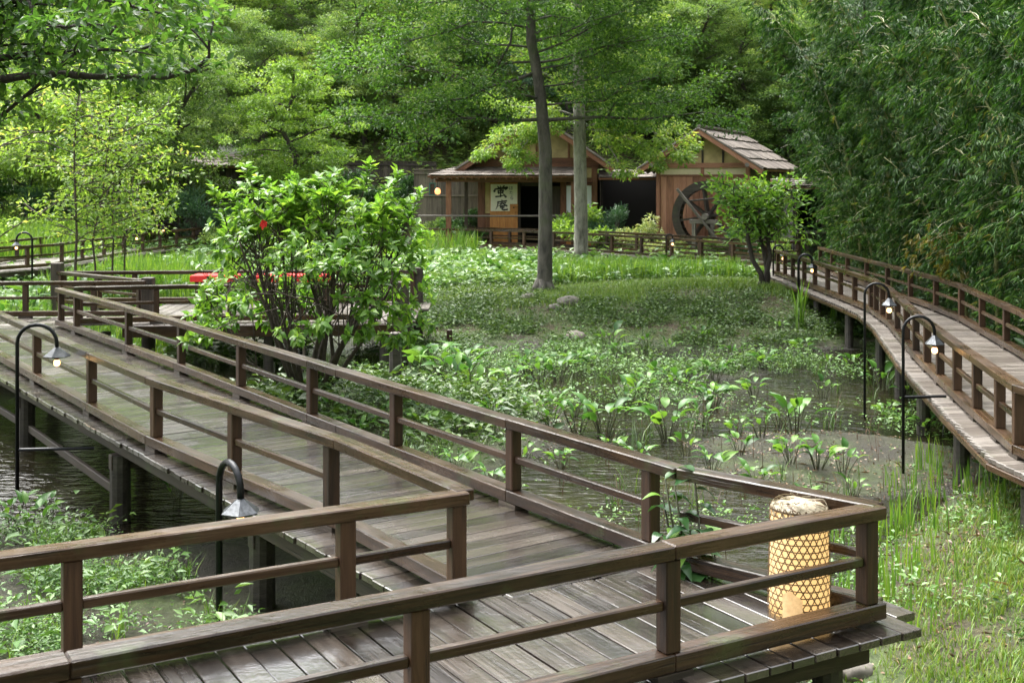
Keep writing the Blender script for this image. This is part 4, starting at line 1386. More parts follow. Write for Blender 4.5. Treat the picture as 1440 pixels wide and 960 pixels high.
FT = [
    forest_tree("broadleaf_tree", 12.5, 4.0, .06, M['l_forest'], M['bark_dark'], 320, 95, .17, .085, .35),
    forest_tree("broadleaf_tree", 11.0, 3.8, .05, M['l_forest'], M['bark_dark'], 280, 95, .15, .085, .45),
    forest_tree("evergreen_tree", 12.0, 3.6, .05, M['l_dark'], M['bark_dark'], 290, 95, .15, .065, .5),
    forest_tree("blue_green_tree", 12.0, 3.7, .12, M['l_blue'], M['bark_dark'], 280, 95, .17, .06, .4, .3),
    forest_tree("yellow_green_tree", 10.0, 3.6, .14, M['l_yellow'], M['bark_dark'], 250, 85, .17, .09, .3),
]
KINDTXT = ["leafy broadleaf tree", "dense broadleaf tree", "dark evergreen tree", "bluish tree", "yellow green tree"]
def hillside():
    rows = [("front row of hillside wood", 57.5, [(-22, 4), (-16.5, 0), (-11.8, 1), (-7.6, 0), (-3.6, 1), (-.6, 2), (2.6, 3), (5.6, 1), (8.9, 0), (12.6, 1), (17, 2)]),
            ("low row behind the plank fence", 57.6, [(-13.5, 1), (-9.6, 4), (-5.6, 0), (-2.2, 1), (1.6, 0), (6.4, 0), (10.5, 1)]),
            ("second row of hillside wood", 64.0, [(-27, 0), (-23, 1), (-19.5, 4), (-16, 0), (-12.7, 4), (-9.4, 0), (-6, 1), (-2.6, 4), (.8, 0), (4.0, 1), (7.2, 3), (10.4, 0), (13.5, 4), (17.5, 1), (23, 2)]),
            ("third row of hillside wood", 71.5, [(-31, 1), (-25, 0), (-21, 4), (-17, 0), (-13.2, 0), (-9.5, 4), (-5.8, 0), (-2, 4), (1.8, 1), (5.5, 0), (9.2, 4), (13, 3), (18, 0), (24, 1), (30, 2)]),
            ("fourth row of hillside wood", 80.0, [(-34, 0), (-27, 4), (-20.5, 1), (-14, 0), (-8, 0), (-2, 1), (4.2, 0), (10.5, 3), (17, 0), (24, 1), (31, 0)]),
            ("rearmost row of hillside wood", 91.0, [(-40, 1), (-31, 0), (-23, 0), (-15, 1), (-7.5, 0), (0, 1), (8, 0), (16, 3), (24, 0), (32, 1), (41, 0)]),
            ("left flank below hillside wood", 49.3, [(-24.5, 0), (-20.0, 4), (-15.6, 4), (-12.6, 1), (-9.4, 4)]),
            ("dark trees behind the mill", 55.5, [(5.6, 1), (9.4, 0), (12.6, 1), (15.6, 2)])]
    used = set()
    for rowname, y, items in rows:
        for i, (x, k) in enumerate(items):
            px = x + RND.uniform(-.7, .7); py = y + RND.uniform(-1.8, 1.8)
            if y < 58 and -5 < px < 10.5: py = max(py, 57.5)
            s = RND.uniform(.86, 1.12) * (.8 if y < 50 else .60 if y == 57.6 else .66 if y < 58 else .74 if y < 65 else .86 if y < 72 else 1)
            loc = (px, py, gzf(px, py))
            lab = f"{KINDTXT[k]}, {ordw(i + 1)} from the left in the {rowname}" if "row" in rowname else f"{KINDTXT[k]}, {ordw(i + 1)} from the left of the {rowname}"
            if k not in used:
                t = FT[k]; t.location = loc; t.rotation_euler = (0, 0, RND.uniform(0, 6)); t.scale = (s, s, s * RND.uniform(.95, 1.1)); t["label"] = lab; used.add(k)
            else:
                copy_thing(FT[k], loc, RND.uniform(0, 6.28), (s, s, s * RND.uniform(.95, 1.1)), lab)
hillside()

def limb_tree(t, trunk_pts, radii, limbs, barkm, leafm, per=70, L=.085, W=.042, crad=.30, flat=.3, step=.34, sub=(.5, 1.3), hang=.05, upness=1.2, name="trunk", start=.22, vlift=.0, extra=()):
    """trunk with given limbs; every limb carries flat leaf sprays on side twigs"""
    b = MB()
    b.tube(trunk_pts, radii, 12)
    for p_, r_ in extra: b.tube(p_, r_, 8)
    C, O = [], []
    for pts, r in limbs:
        pts = [Vector(p) for p in pts]
        b.tube(pts, taper(r, .012, len(pts)), 6)
        Ls = [0.0]
        for p, q in zip(pts, pts[1:]): Ls.append(Ls[-1] + (q - p).length)
        s = Ls[-1] * start; side = 1
        while s < Ls[-1]:
            i = max(j for j in range(len(pts) - 1) if Ls[j] <= s)
            f = (s - Ls[i]) / max(Ls[i + 1] - Ls[i], 1e-6)
            p = pts[i].lerp(pts[i + 1], f); d = (pts[i + 1] - pts[i]).normalized()
            sd = Vector((-d.y, d.x, 0))
            if sd.length < .1: sd = Vector((1, 0, 0))
            sd = sd.normalized() * side
            ln = RND.uniform(*sub) * (1.15 - .5 * s / Ls[-1])
            tw = branch_path(p, sd * .85 + d * .6 + Vector((0, 0, RND.uniform(-.15, .3) + vlift)), ln, 4, .15)
            b.tube(tw, taper(.014, .004, 5), 4, cap=False)
            for q, w in ((1, .5), (2, .9), (3, 1), (4, 1)):
                if RND.random() < w:
                    C.append(tw[q] + Vector((RND.gauss(0, .07), RND.gauss(0, .07), RND.gauss(0, .05)))); O.append((tw[q] - tw[q - 1]).normalized())
            s += step * RND.uniform(.6, 1.3); side = -side
        C.append(pts[-1]); O.append((pts[-1] - pts[-2]).normalized())
    b.obj(name, barkm, t, smooth=True)
    C, O = np.array(C), np.array(O)
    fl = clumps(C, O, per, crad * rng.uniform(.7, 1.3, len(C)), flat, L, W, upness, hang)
    crown_obj("crown", [fl], leafm, t)

def hero_tree():
    Y = 30.3
    base = PY(764, 421, Y)
    g = gzf(base.x, Y)
    t = thing("tree", "tall dark trunked tree with layered horizontal branches, standing on the mound in the middle", "tree", (base.x, Y, g))
    L = lambda p: Vector(p) - t.location
    prof = [(764, 432, 19), (765, 418, 15.5), (766, 395, 12.5), (767, 320, 11), (767, 267, 10.8), (767, 213, 10.3), (763, 167, 9.6), (760, 133, 9), (752, 83, 8.2), (747, 60, 8), (746, 0, 7)]
    tp = [L(PY(x, y, Y)) for x, y, r in prof]; rr = [r * Y / FPX * .88 for x, y, r in prof]
    tp += [L(PY(744, -90, Y)), L(PY(750, -210, Y + .3)), L(PY(748, -330, Y))]; rr += [.10, .07, .03]
    limbs = []
    def px_limb(pts, r, dz=0.0):
        n = len(pts)
        limbs.append(([L(PY(x, y, Y + dz * i / (n - 1))) for i, (x, y) in enumerate(pts)], r))
    px_limb([(760, 168), (725, 170), (690, 168), (650, 166), (632, 178), (600, 196), (560, 205)], .055, -.6)
    px_limb([(650, 166), (625, 150), (598, 160), (560, 158), (520, 165), (480, 163)], .03, -.8)
    px_limb([(771, 169), (810, 166), (850, 165), (905, 168), (945, 163), (990, 158), (1030, 165)], .055, -.5)
    px_limb([(855, 164), (864, 146), (890, 147), (925, 146), (955, 140), (990, 128)], .035, .6)
    px_limb([(748, 104), (722, 114), (690, 122), (655, 138), (600, 145), (540, 128)], .05, -1.0)
    px_limb([(746, 87), (712, 89), (698, 98), (680, 122), (655, 140)], .04, .8)
    px_limb([(700, 92), (718, 60), (722, 20), (700, 0), (660, -20)], .035, .6)
    px_limb([(760, 88), (785, 84), (830, 70), (880, 60), (940, 52)], .035, -1.2)
    px_limb([(764, 148), (800, 145), (850, 142), (880, 120), (930, 105)], .03, -1.6)
    px_limb([(762, 140), (735, 133), (700, 140), (650, 110), (560, 90), (500, 100)], .03, -1.5)
    px_limb([(764, 122), (790, 119), (830, 112), (872, 100)], .025, -1.0)
    px_limb([(755, 98), (800, 90), (850, 72), (890, 50)], .025, -.8)
    px_limb([(750, 60), (790, 48), (830, 30), (870, 20)], .025, -1.2)
    z0 = PY(0, 150, Y).z - g
    for i in range(40):
        z = z0 + 1.3 + (12.3 - z0 - 1.3) * (i / 40)
        a = i * 2.399 + RND.uniform(-.3, .3)
        if math.sin(a) < -.55 and z < 7: a += PI * .6
        f = min(1, max(0, (z - tp[0].z) / 14))
        k = max(j for j in range(len(tp) - 1) if tp[j].z <= z)
        p = tp[k].lerp(tp[k + 1], (z - tp[k].z) / (tp[k + 1].z - tp[k].z))
        ln = RND.uniform(3.4, 5.6) * (1.0 if z < 9 else 1.25 - (z - 9) * .14)
        limbs.append((branch_path(p, (math.cos(a), math.sin(a), RND.uniform(.0, .35)), ln, 7, .17, .0), .032))
    roots = []
    for a in (.3, 1.5, 2.7, 3.6, 4.6, 5.5):
        d = Vector((math.cos(a), math.sin(a), 0)); r0 = .17
        roots.append(([d * .08 + Vector((0, 0, .34)), d * .22 + Vector((0, 0, .10)), d * .48 + Vector((0, 0, -.08))], [r0 * .7, r0 * .62, r0 * .3]))
    limb_tree(t, tp, rr, limbs, M['bark'], M['l_hero'], extra=roots, per=50, L=.105, W=.052, crad=.42, flat=.75, step=.38, sub=(.5, 1.5), hang=.15, upness=.7, vlift=.15)
hero_tree()

def pale_tree():
    Y = 40.6
    base = PY(817, 355, Y); g = gzf(base.x, Y)
    t = thing("tree", "pale straight trunked tree just behind the big tree, at the house boardwalk", "tree", (base.x, Y, g))
    L = lambda p: Vector(p) - t.location
    prof = [(817, 362, 11.5), (817, 352, 10), (817, 300, 9.2), (816, 240, 9), (815, 190, 8.8), (814, 130, 8), (812, 60, 7), (813, -30, 5.5), (812, -140, 3), (812, -230, 1.5)]
    tp = [L(PY(x, y, Y)) for x, y, r in prof]; rr = [r * Y / FPX for x, y, r in prof]
    limbs = []
    def px_limb(pts, r, dz):
        n = len(pts)
        limbs.append(([L(PY(x, y, Y + dz * i / (n - 1))) for i, (x, y) in enumerate(pts)], r))
    px_limb([(813, 188), (790, 175), (765, 185), (735, 200), (718, 222)], .035, -.6)
    px_limb([(813, 180), (780, 178), (750, 190), (728, 215), (735, 240)], .03, -1.0)
    px_limb([(819, 185), (835, 178), (850, 195), (868, 225), (880, 245)], .03, -.6)
    px_limb([(819, 170), (850, 165), (900, 175), (935, 195), (965, 225)], .03, -1.0)
    px_limb([(819, 182), (855, 184), (895, 200), (925, 224)], .03, -.5)
    px_limb([(813, 172), (780, 168), (730, 180), (690, 205), (672, 222)], .03, -.8)
    px_limb([(816, 160), (860, 150), (910, 170), (950, 185), (975, 205)], .03, -.2)
    for i in range(22):
        z = 4.6 + 7.5 * i / 22; a = i * 2.4
        k = max(j for j in range(len(tp) - 1) if tp[j].z <= z)
        p = tp[k].lerp(tp[k + 1], (z - tp[k].z) / (tp[k + 1].z - tp[k].z))
        limbs.append((branch_path(p, (math.cos(a), math.sin(a), .25), RND.uniform(2.2, 4.0), 6, .13), .04))
    limb_tree(t, tp, rr, limbs, M['bark_pale'], M['l_yellow'], per=56, L=.14, W=.06, crad=.34, flat=.5, step=.42, sub=(.4, 1.0), hang=.25)
pale_tree()

def overhang_tree():
    Y = 13.5
    x0 = -8.3
    t = thing("tree", "tree outside the left edge whose dark leafy boughs hang into the top left corner", "tree", (x0, Y, gzf(x0, Y)))
    L = lambda p: Vector(p) - t.location
    tp = [(0, 0, -.4), (.05, 0, 1), (.1, .05, 2.6), (.2, .1, 4.2), (.1, .1, 6), (.2, 0, 8)]; rr = [.26, .2, .18, .16, .12, .05]
    limbs = []
    def px_limb(pts, r, dz, first):
        q = [L(PY(x, y, Y + dz * i / (len(pts) - 1))) for i, (x, y) in enumerate(pts)]
        limbs.append(([Vector(first)] + q, r))
    px_limb([(-60, 130), (0, 112), (40, 106), (90, 104), (130, 108), (180, 108), (235, 109), (275, 98), (294, 80), (294, 60), (300, 30)], .055, -.4, (.1, .05, 2.7))
    px_limb([(-40, 95), (0, 82), (60, 74), (110, 73), (130, 66), (155, 48), (170, 25)], .05, .5, (.15, .08, 3.2))
    px_limb([(110, 73), (150, 70), (185, 73), (230, 60), (270, 40)], .022, .8, (1.9, .2, 3.3))
    px_limb([(-40, 20), (10, 4), (50, -5), (110, -10), (170, 5), (230, 20)], .07, -.7, (.2, .1, 4.1))
    px_limb([(0, 10), (40, 2), (55, 30), (90, 38), (140, 35)], .05, -1.1, (.2, .1, 4.0))
    px_limb([(0, 30), (40, 45), (80, 40), (120, 60), (150, 90)], .03, 1.2, (.2, .1, 3.8))
    px_limb([(0, -40), (70, -50), (150, -40), (220, -20), (280, 5)], .05, .2, (.2, .1, 4.6))
    for i in range(14):
        a = i * 2.4; z = 4.0 + i * .28
        limbs.append((branch_path((.15, .05, z), (math.cos(a), math.sin(a), .3), RND.uniform(2.0, 3.2), 6, .15), .05))
    limb_tree(t, tp, rr, limbs, M['bark_dark'], M['l_hero'], per=13, L=.125, W=.06, crad=.22, flat=.4, step=.26, sub=(.25, .75), hang=.2, upness=1.0, start=.2)
overhang_tree()

def slender_trees():
    Y0 = 28.5
    specs = [(106, 376, [(106, 376), (108, 330), (105, 250), (104, 200), (110, 140), (118, 95)], 2.2, "slender yellow green tree with one straight thin stem, by the far left boardwalk"),
             (134, 372, [(134, 374), (130, 340), (138, 300), (145, 270), (150, 220), (158, 170)], 1.7, "slender yellow green tree with a crooked stem, second of the thin trees"),
             (158, 372, [(158, 374), (160, 330), (157, 290), (163, 240), (172, 200), (180, 160)], 1.6, "slender yellow green tree with a dark upright stem, third of the thin trees"),
             (175, 374, [(175, 376), (176, 335), (170, 310), (182, 280), (190, 240), (205, 200)], 1.4, "slender yellow green sapling leaning right, last of the thin trees")]
    for k, (bx, by, path, r, lab) in enumerate(specs):
        Y = Y0 + k * .7
        b = PY(bx, by, Y); g = gzf(b.x, Y)
        t = thing("slender_tree", lab, "tree", (b.x, Y, g), 0, "thin young trees in the left wetland")
        L = lambda p: Vector(p) - t.location
        tp = [L((b.x, Y, g - .3))] + [L(PY(x, y, Y)) for x, y in path]
        rr = [r * Y / FPX * (1 - .75 * i / len(tp)) for i in range(len(tp))]
        limbs = []
        for i in range(20 if k < 2 else 14):
            f = .30 + .7 * i / (20 if k < 2 else 14)
            s = f * (len(tp) - 1); j = min(len(tp) - 2, int(s))
            p = tp[j].lerp(tp[j + 1], s - j); a = i * 2.4 + k
            limbs.append((branch_path(p, (math.cos(a), math.sin(a), RND.uniform(.15, .6)), RND.uniform(.8, 1.9) * (1.3 if k == 0 else 1), 5, .16, -.02), .014))
        limb_tree(t, tp, rr, limbs, M['twig'], M['l_yellow'], per=6, L=.13, W=.06, crad=.26, flat=.6, step=.34, sub=(.25, .8), hang=.2)
slender_trees()

def small_tree():
    Y = 29.6
    b = PY(1072, 403, Y); g = gzf(b.x, Y)
    t = thing("small_tree", "small multi stemmed tree with glossy leaves where the right boardwalk begins", "tree", (b.x, Y, g))
    L = lambda p: Vector(p) - t.location
    stems = [[(1074, 408), (1070, 385), (1058, 365), (1052, 335), (1050, 310), (1045, 290)],
             [(1076, 408), (1078, 385), (1083, 360), (1080, 340), (1082, 305), (1090, 280)],
             [(1079, 408), (1080, 388), (1075, 355), (1068, 330), (1068, 300), (1070, 275)]]
    ex = []; limbs = []
    for k, s in enumerate(stems):
        pts = [L(PY(x, y, Y + .1 * k)) for x, y in s]
        ex.append(([L((b.x, Y, g - .05))] + pts, taper(.085, .03, len(pts) + 1)))
        for i in range(12):
            f = .55 + .45 * i / 12; q = f * 5; j = min(4, int(q)); p = pts[j].lerp(pts[j + 1], q - j); a = i * 2.4 + k
            limbs.append((branch_path(p, (math.cos(a), math.sin(a), RND.uniform(.1, 1.3)), RND.uniform(.45, 1.35), 5, .18), .016))
    limb_tree(t, [L((b.x, Y, g - .2)), L((b.x, Y, g + .12))], [.16, .10], limbs, M['bark_dark'], M['l_bush'], per=4, L=.17, W=.072, crad=.26, flat=.8, step=.19, sub=(.2, .55), hang=.1, upness=.8, extra=ex)
small_tree()

# ------------------------------------------------------------------ the leafy bush with its leaves
def big_leaf_mesh(name, rows=6, w=.36, fold=.22, droop=.25, m=None, tip=1.0):
    """broad leaf of unit length along X with a folded, drooping blade"""
    V, F = [], []
    for i in range(rows + 1):
        f = i / rows
        hw = w * .5 * (math.sin(PI * min(1, f ** .72 * .98 + .02)) ** .95) if 0 < i < rows else .008
        z = .12 * math.sin(f * PI) - droop * f * f
        V += [(f, -hw, z + hw * fold), (f, 0, z), (f, hw, z + hw * fold)]
    for i in range(rows):
        for k in range(2):
            a = i * 3 + k
            F.append((a, a + 1, a + 4, a + 3))
    me = MB().add(V, F).mesh(name, smooth=True)
    return me

def tone_copies(base, n, m):
    """n copies of a leaf mesh that differ in the leaf's own green"""
    out = []
    for i in range(n):
        me = base.copy()
        a = me.attributes.new("tone", 'FLOAT', 'FACE')
        v = .12 + .8 * i / max(1, n - 1)
        a.data.foreach_set("value", np.full(len(me.polygons), v, dtype=np.float32))
        me.materials.clear(); me.materials.append(m)
        out.append(me)
    return out

def orient(p, d, n, s):
    d = Vector(d).normalized(); n = Vector(n); y = n.cross(d)
    if y.length < 1e-4: y = Vector((0, 1, 0)).cross(d)
    y.normalize(); z = d.cross(y)
    Mx = Matrix((d, y, z)).transposed().to_4x4(); Mx.translation = Vector(p)
    return Mx @ Matrix.Diagonal((s, s, s, 1))

def bush():
    bx, by = -2.86, 16.8
    g = gzf(bx, by)
    t = thing("bush", "large bright green leafy bush with many thin stems, behind the middle boardwalk rail", "bush", (bx, by, g))
    mb = MB(); tips = []
    def shell(a, e):
        r = 1.60 * (1 + .10 * math.sin(a * 3 + 1) + .06 * math.sin(a * 5))
        return Vector((math.cos(a) * math.cos(e) * r * 1.02, math.sin(a) * math.cos(e) * r * .9, 1.32 + math.sin(e) * 1.50 + .12 * math.sin(a * 4)))
    z_up = -g - .1
    for i in range(20):
        a = i * 2.399; e0 = RND.uniform(-.12, 1.25)
        end = shell(a, e0) * 1.0
        p0 = Vector((math.cos(a) * .12 + .1, math.sin(a) * .12, -.1))
        knee = p0.lerp(end, .45) + Vector((RND.gauss(0, .1), RND.gauss(0, .1), .12 - .25 * (e0 < .2)))
        pts = [p0, p0.lerp(knee, .5) + Vector((RND.gauss(0, .05), RND.gauss(0, .05), .06)), knee, knee.lerp(end, .55) + Vector((RND.gauss(0, .07), RND.gauss(0, .07), .05)), p0.lerp(end, .9)]
        mb.tube(pts, [.036, .03, .022, .014, .008], 6)
        for j in range(9):
            f = .35 + .65 * RND.random(); q = f * 4; k = min(3, int(q)); p = pts[k].lerp(pts[k + 1], q - k)
            aa = a + RND.gauss(0, .55); ee = max(-.22, min(1.5, e0 + RND.gauss(0, .5)))
            tgt = shell(aa, ee) * RND.uniform(.86, 1.04)
            tw = [p, p.lerp(tgt, .5) + Vector((RND.gauss(0, .05), RND.gauss(0, .05), .05)), tgt]
            mb.tube(tw, [.010, .007, .004], 4, cap=False)
            tips.append((tgt, (tgt - p).normalized()))
            for _ in range(3):
                o = Vector((RND.gauss(0, .16), RND.gauss(0, .16), RND.gauss(0, .13)))
                tips.append((tgt + o, (tgt - p).normalized() + o * 2))
                mb.tube([tw[1].lerp(tgt, .4), tgt + o], [.005, .003], 3, cap=False)
    # tall shoots standing above the dome
    for px, py in ((345, 232), (300, 262), (520, 226), (560, 240), (545, 262), (410, 246), (445, 250), (470, 243), (330, 270), (590, 268), (378, 256), (572, 285)):
        top = PY(px, py, by + RND.uniform(-.4, .4)) - t.location
        b0 = Vector((top.x * .85, top.y * .8, top.z - .55))
        mb.tube([b0, b0.lerp(top, .5) + Vector((.03, 0, 0)), top], [.009, .007, .004], 4)
        for f in (.35, .55, .75, .9, 1.0):
            tips.append((b0.lerp(top, f), Vector((RND.gauss(0, .25), RND.gauss(0, .25), 1))))
    mb.obj("stem", M['twig'], t, smooth=True)
    pos, ax, nr, ln = [], [], [], []
    for p, d in tips:
        if 1.02 < p.z + g < 1.34 and -1.7 < p.x < .6 and RND.random() < .86: continue      # the open middle of the bush, where stems show
        n = RND.randint(7, 11)
        d = Vector(d).normalized()
        a0 = RND.uniform(0, 6)
        for i in range(n):
            a = a0 + i * 2.399
            u = d.orthogonal().normalized(); v = d.cross(u)
            out = u * math.cos(a) + v * math.sin(a)
            dd = (d * RND.uniform(.15, 1.0) + out).normalized(); dd.z += RND.uniform(-.25, .2)
            up = Vector((RND.gauss(0, .25), RND.gauss(0, .25), 1)) + d * .5
            pos.append(p - d * RND.uniform(0, .10)); ax.append(dd); nr.append(up); ln.append(RND.uniform(.09, .185))
    pos, ax, nr, ln = map(np.array, (pos, ax, nr, ln))
    view = pos + np.array(t.location) - np.array((0, 0, CAMZ))
    depth = -view[:, 1] + .35 * (pos[:, 2]) + .25 * ln * 10          # nearest and largest first
    order = np.argsort(-depth)
    hero, rest = order[:300], order[300:]
    ms = tone_copies(big_leaf_mesh("leaf", 5, .44, .25, .22), 8, M['l_bush'])
    for i in hero:
        o = bpy.data.objects.new("leaf", RND.choice(ms)); o.matrix_local = orient(pos[i], ax[i], nr[i], ln[i]); link(o, t)
    V, F, T = leaf_field(pos[rest], ax[rest], nr[rest], ln[rest], ln[rest] * .5, .18, .14, np.clip(rng.normal(.5, .25, len(rest)), 0, 1), .48)
    o = obj("foliage", mesh_arrays("foliage", V, F, T), M['l_bush'], t); o["kind"] = "stuff"
    # the red bloom near its top left
    c = PY(371, 314, by - 1.45) - t.location
    vs, fs = [], []
    mb2 = MB()
    for i in range(7):
        a = i * 2 * PI / 7; d = Vector((math.cos(a), -.5, math.sin(a) * .8)).normalized()
        e = d.cross(Vector((0, 1, 0))).normalized() * .035
        mb2.add([c, c + d * .035 + e * .8, c + d * .075 * (.6 + .6 * ((i * .37) % 1)) + Vector((0, .03, -.02)), c + d * .035 - e * .8], [(0, 1, 2), (0, 2, 3)])
    mb2.obj("blossom", M['red'], t)
bush()

# ------------------------------------------------------------------ bamboo grove
def bamboo_proto(hgt, lean, loc, leafm, nbr=3, bare=0.0):
    t = thing("bamboo", "bamboo", "bamboo", loc, 0, "bamboo arching over the right boardwalk")
    pts = []
    n = 16
    for i in range(n + 1):
        f = i / n
        pts.append((lean * (f ** 2.2), .12 * math.sin(f * 3), -.3 + hgt * (f - .16 * f ** 3)))
    MB().tube(pts, taper(.040, .007, n + 1), 7).obj("culm", M['bamboo_culm'], t, smooth=True)
    mb = MB(); pos, ax, nr, ln, tn = [], [], [], [], []
    nn = int(hgt / .26)
    for i in range(max(2, int(nn * bare)), nn):
        f = .07 + .93 * i / nn; q = f * n; k = min(n - 1, int(q)); p = Vector(pts[k]).lerp(Vector(pts[k + 1]), q - k)
        for b in range(nbr):
            a = RND.uniform(0, 2 * PI)
            d = Vector((math.cos(a) + .35, math.sin(a), RND.uniform(.0, .8)))
            tw = branch_path(p, d, RND.uniform(.45, 1.15) * (1.1 - .35 * f), 5, .12, -.16)
            mb.tube(tw, taper(.006, .002, 6), 3, cap=False)
            for s in range(1, 6):
                for _ in range(3):
                    c = tw[s] + Vector((RND.gauss(0, .09), RND.gauss(0, .09), RND.gauss(0, .06)))
                    dr = (tw[s] - tw[s - 1]).normalized()
                    h0 = Vector((dr.x + RND.gauss(0, .35), dr.y + RND.gauss(0, .35), -.25))
                    ct = RND.random()
                    for j in range(RND.randint(4, 7)):
                        dd = h0 + Vector((RND.gauss(0, .45), RND.gauss(0, .45), RND.uniform(-.9, .15)))
                        pos.append(c); ax.append(dd); nr.append((RND.gauss(0, .5), RND.gauss(0, .5), 1)); ln.append(RND.uniform(.10, .20)); tn.append(ct * .5 + RND.random() * .5)
    mb.obj("branch", M['bamboo_culm'], t)
    pos, ax, nr, ln = map(np.array, (pos, ax, nr, ln))
    V, F, T = leaf_field(pos, ax, nr, ln, ln * .135, .2, .25, np.array(tn), .35)
    o = obj("foliage", mesh_arrays("foliage", V, F, T), leafm, t); o["kind"] = "stuff"
    note_kids(t)
    return t

M['bamboo_culm'] = plain("bamboo culm", (.20, .21, .08), .4, nscale=3, namp=.4)
def grove():
    protos = [bamboo_proto(7.4, 1.9, (0, 0, 0), M['l_bamboo']), bamboo_proto(6.2, 1.5, (0, 0, 0), M['l_bamboo']), bamboo_proto(8.4, 2.3, (0, 0, 0), M['l_bamboo']), bamboo_proto(4.2, 1.3, (0, 0, 0), M['l_bamboo'])]
    used = set(); spots = []
    R2p = R2
    for rowi, (off, step) in enumerate(((1.15, 1.05), (2.1, 1.2), (3.3, 1.5), (5.2, 1.9))):
        s = 0.0; L = LR2
        while s < L - 1.2:
            p, d = along(R2p, s)
            n = Vector((-d.y, d.x))               # away from the boardwalk
            q = p + n * (off + RND.uniform(-.3, .3))
            spots.append((q.x, q.y, rowi)); s += step * RND.uniform(.8, 1.25)
    for x, y in ((10.5, 37.3), (10.2, 38.3), (9.6, 34.8), (10.3, 36.2), (10.8, 33.8), (11.4, 37.5), (12.2, 36), (11.0, 39.4), (12.0, 41.2), (13.2, 39), (13.6, 43.5), (12.4, 44.6), (14.5, 41)):
        spots.append((x, y, 4))
    cnt = {}
    for x, y, r in sorted(spots, key=lambda q: q[1]):
        k = RND.choice((0, 1, 2, 3) if r == 0 else (0, 1, 2))
        az = PI + RND.uniform(-.8, .8)
        cnt[r] = cnt.get(r, 0) + 1
        where = ["in the row beside the right boardwalk rail", "in the second row behind the right boardwalk rail", "in the third row behind the right boardwalk", "in the dark back row of the grove", "behind the booth at the grove's far end"][r]
        lab = f"arching green bamboo, {ordw(cnt[r])} from the camera {where}"
        sc = RND.uniform(.85, 1.15)
        if k not in used:
            t = protos[k]; t.location = (x, y, gzf(x, y)); t.rotation_euler = (0, 0, az); t["label"] = lab; used.add(k)
        else:
            copy_thing(protos[k], (x, y, gzf(x, y)), az, sc, lab)
    g = bamboo_proto(3.0, .6, (0, 0, 0), M['l_lit_gold'], 2, .55)
    p = Vector((8.55, 23.0, 2.4))
    g.location = (p.x, p.y, gzf(p.x, p.y)); g.rotation_euler = (0, 0, PI); g["label"] = "bamboo with leaves coloured golden for light leaking into the dark grove"
    z = p.z - g.location.z
grove()

# ------------------------------------------------------------------ shrubs by the house and on the slopes
def shrub_proto(r, h, leafm, n, per, L, W, hang=0.0, flat=.6):
    t = thing("shrub", "shrub", "shrub", (0, 0, 0), 0, "garden shrubs")
    mb = MB(); C, O = [], []
    for i in range(n):
        a = i * 2.399; e = math.asin(min(1, .05 + .95 * ((i * .618) % 1)))
        rr = RND.uniform(.6, 1.02)
        p = Vector((math.cos(a) * math.cos(e) * r * rr, math.sin(a) * math.cos(e) * r * rr, h * .18 + math.sin(e) * h * .8 * rr + RND.uniform(-.05, .1) * h))
        C.append(p); O.append(Vector((p.x, p.y, p.z * .5)))
        if i % 3 == 0:
            mb.tube([(0, 0, -.15), p * .5 + Vector((0, 0, .03)), p], [.018, .01, .004], 4, cap=False)
    mb.obj("stem", M['twig'], t)
    crown_obj("foliage", [clumps(np.array(C), unit(np.array(O)), per, r * .24, flat, L, W, .8, hang)], leafm, t)
    note_kids(t)
    return t

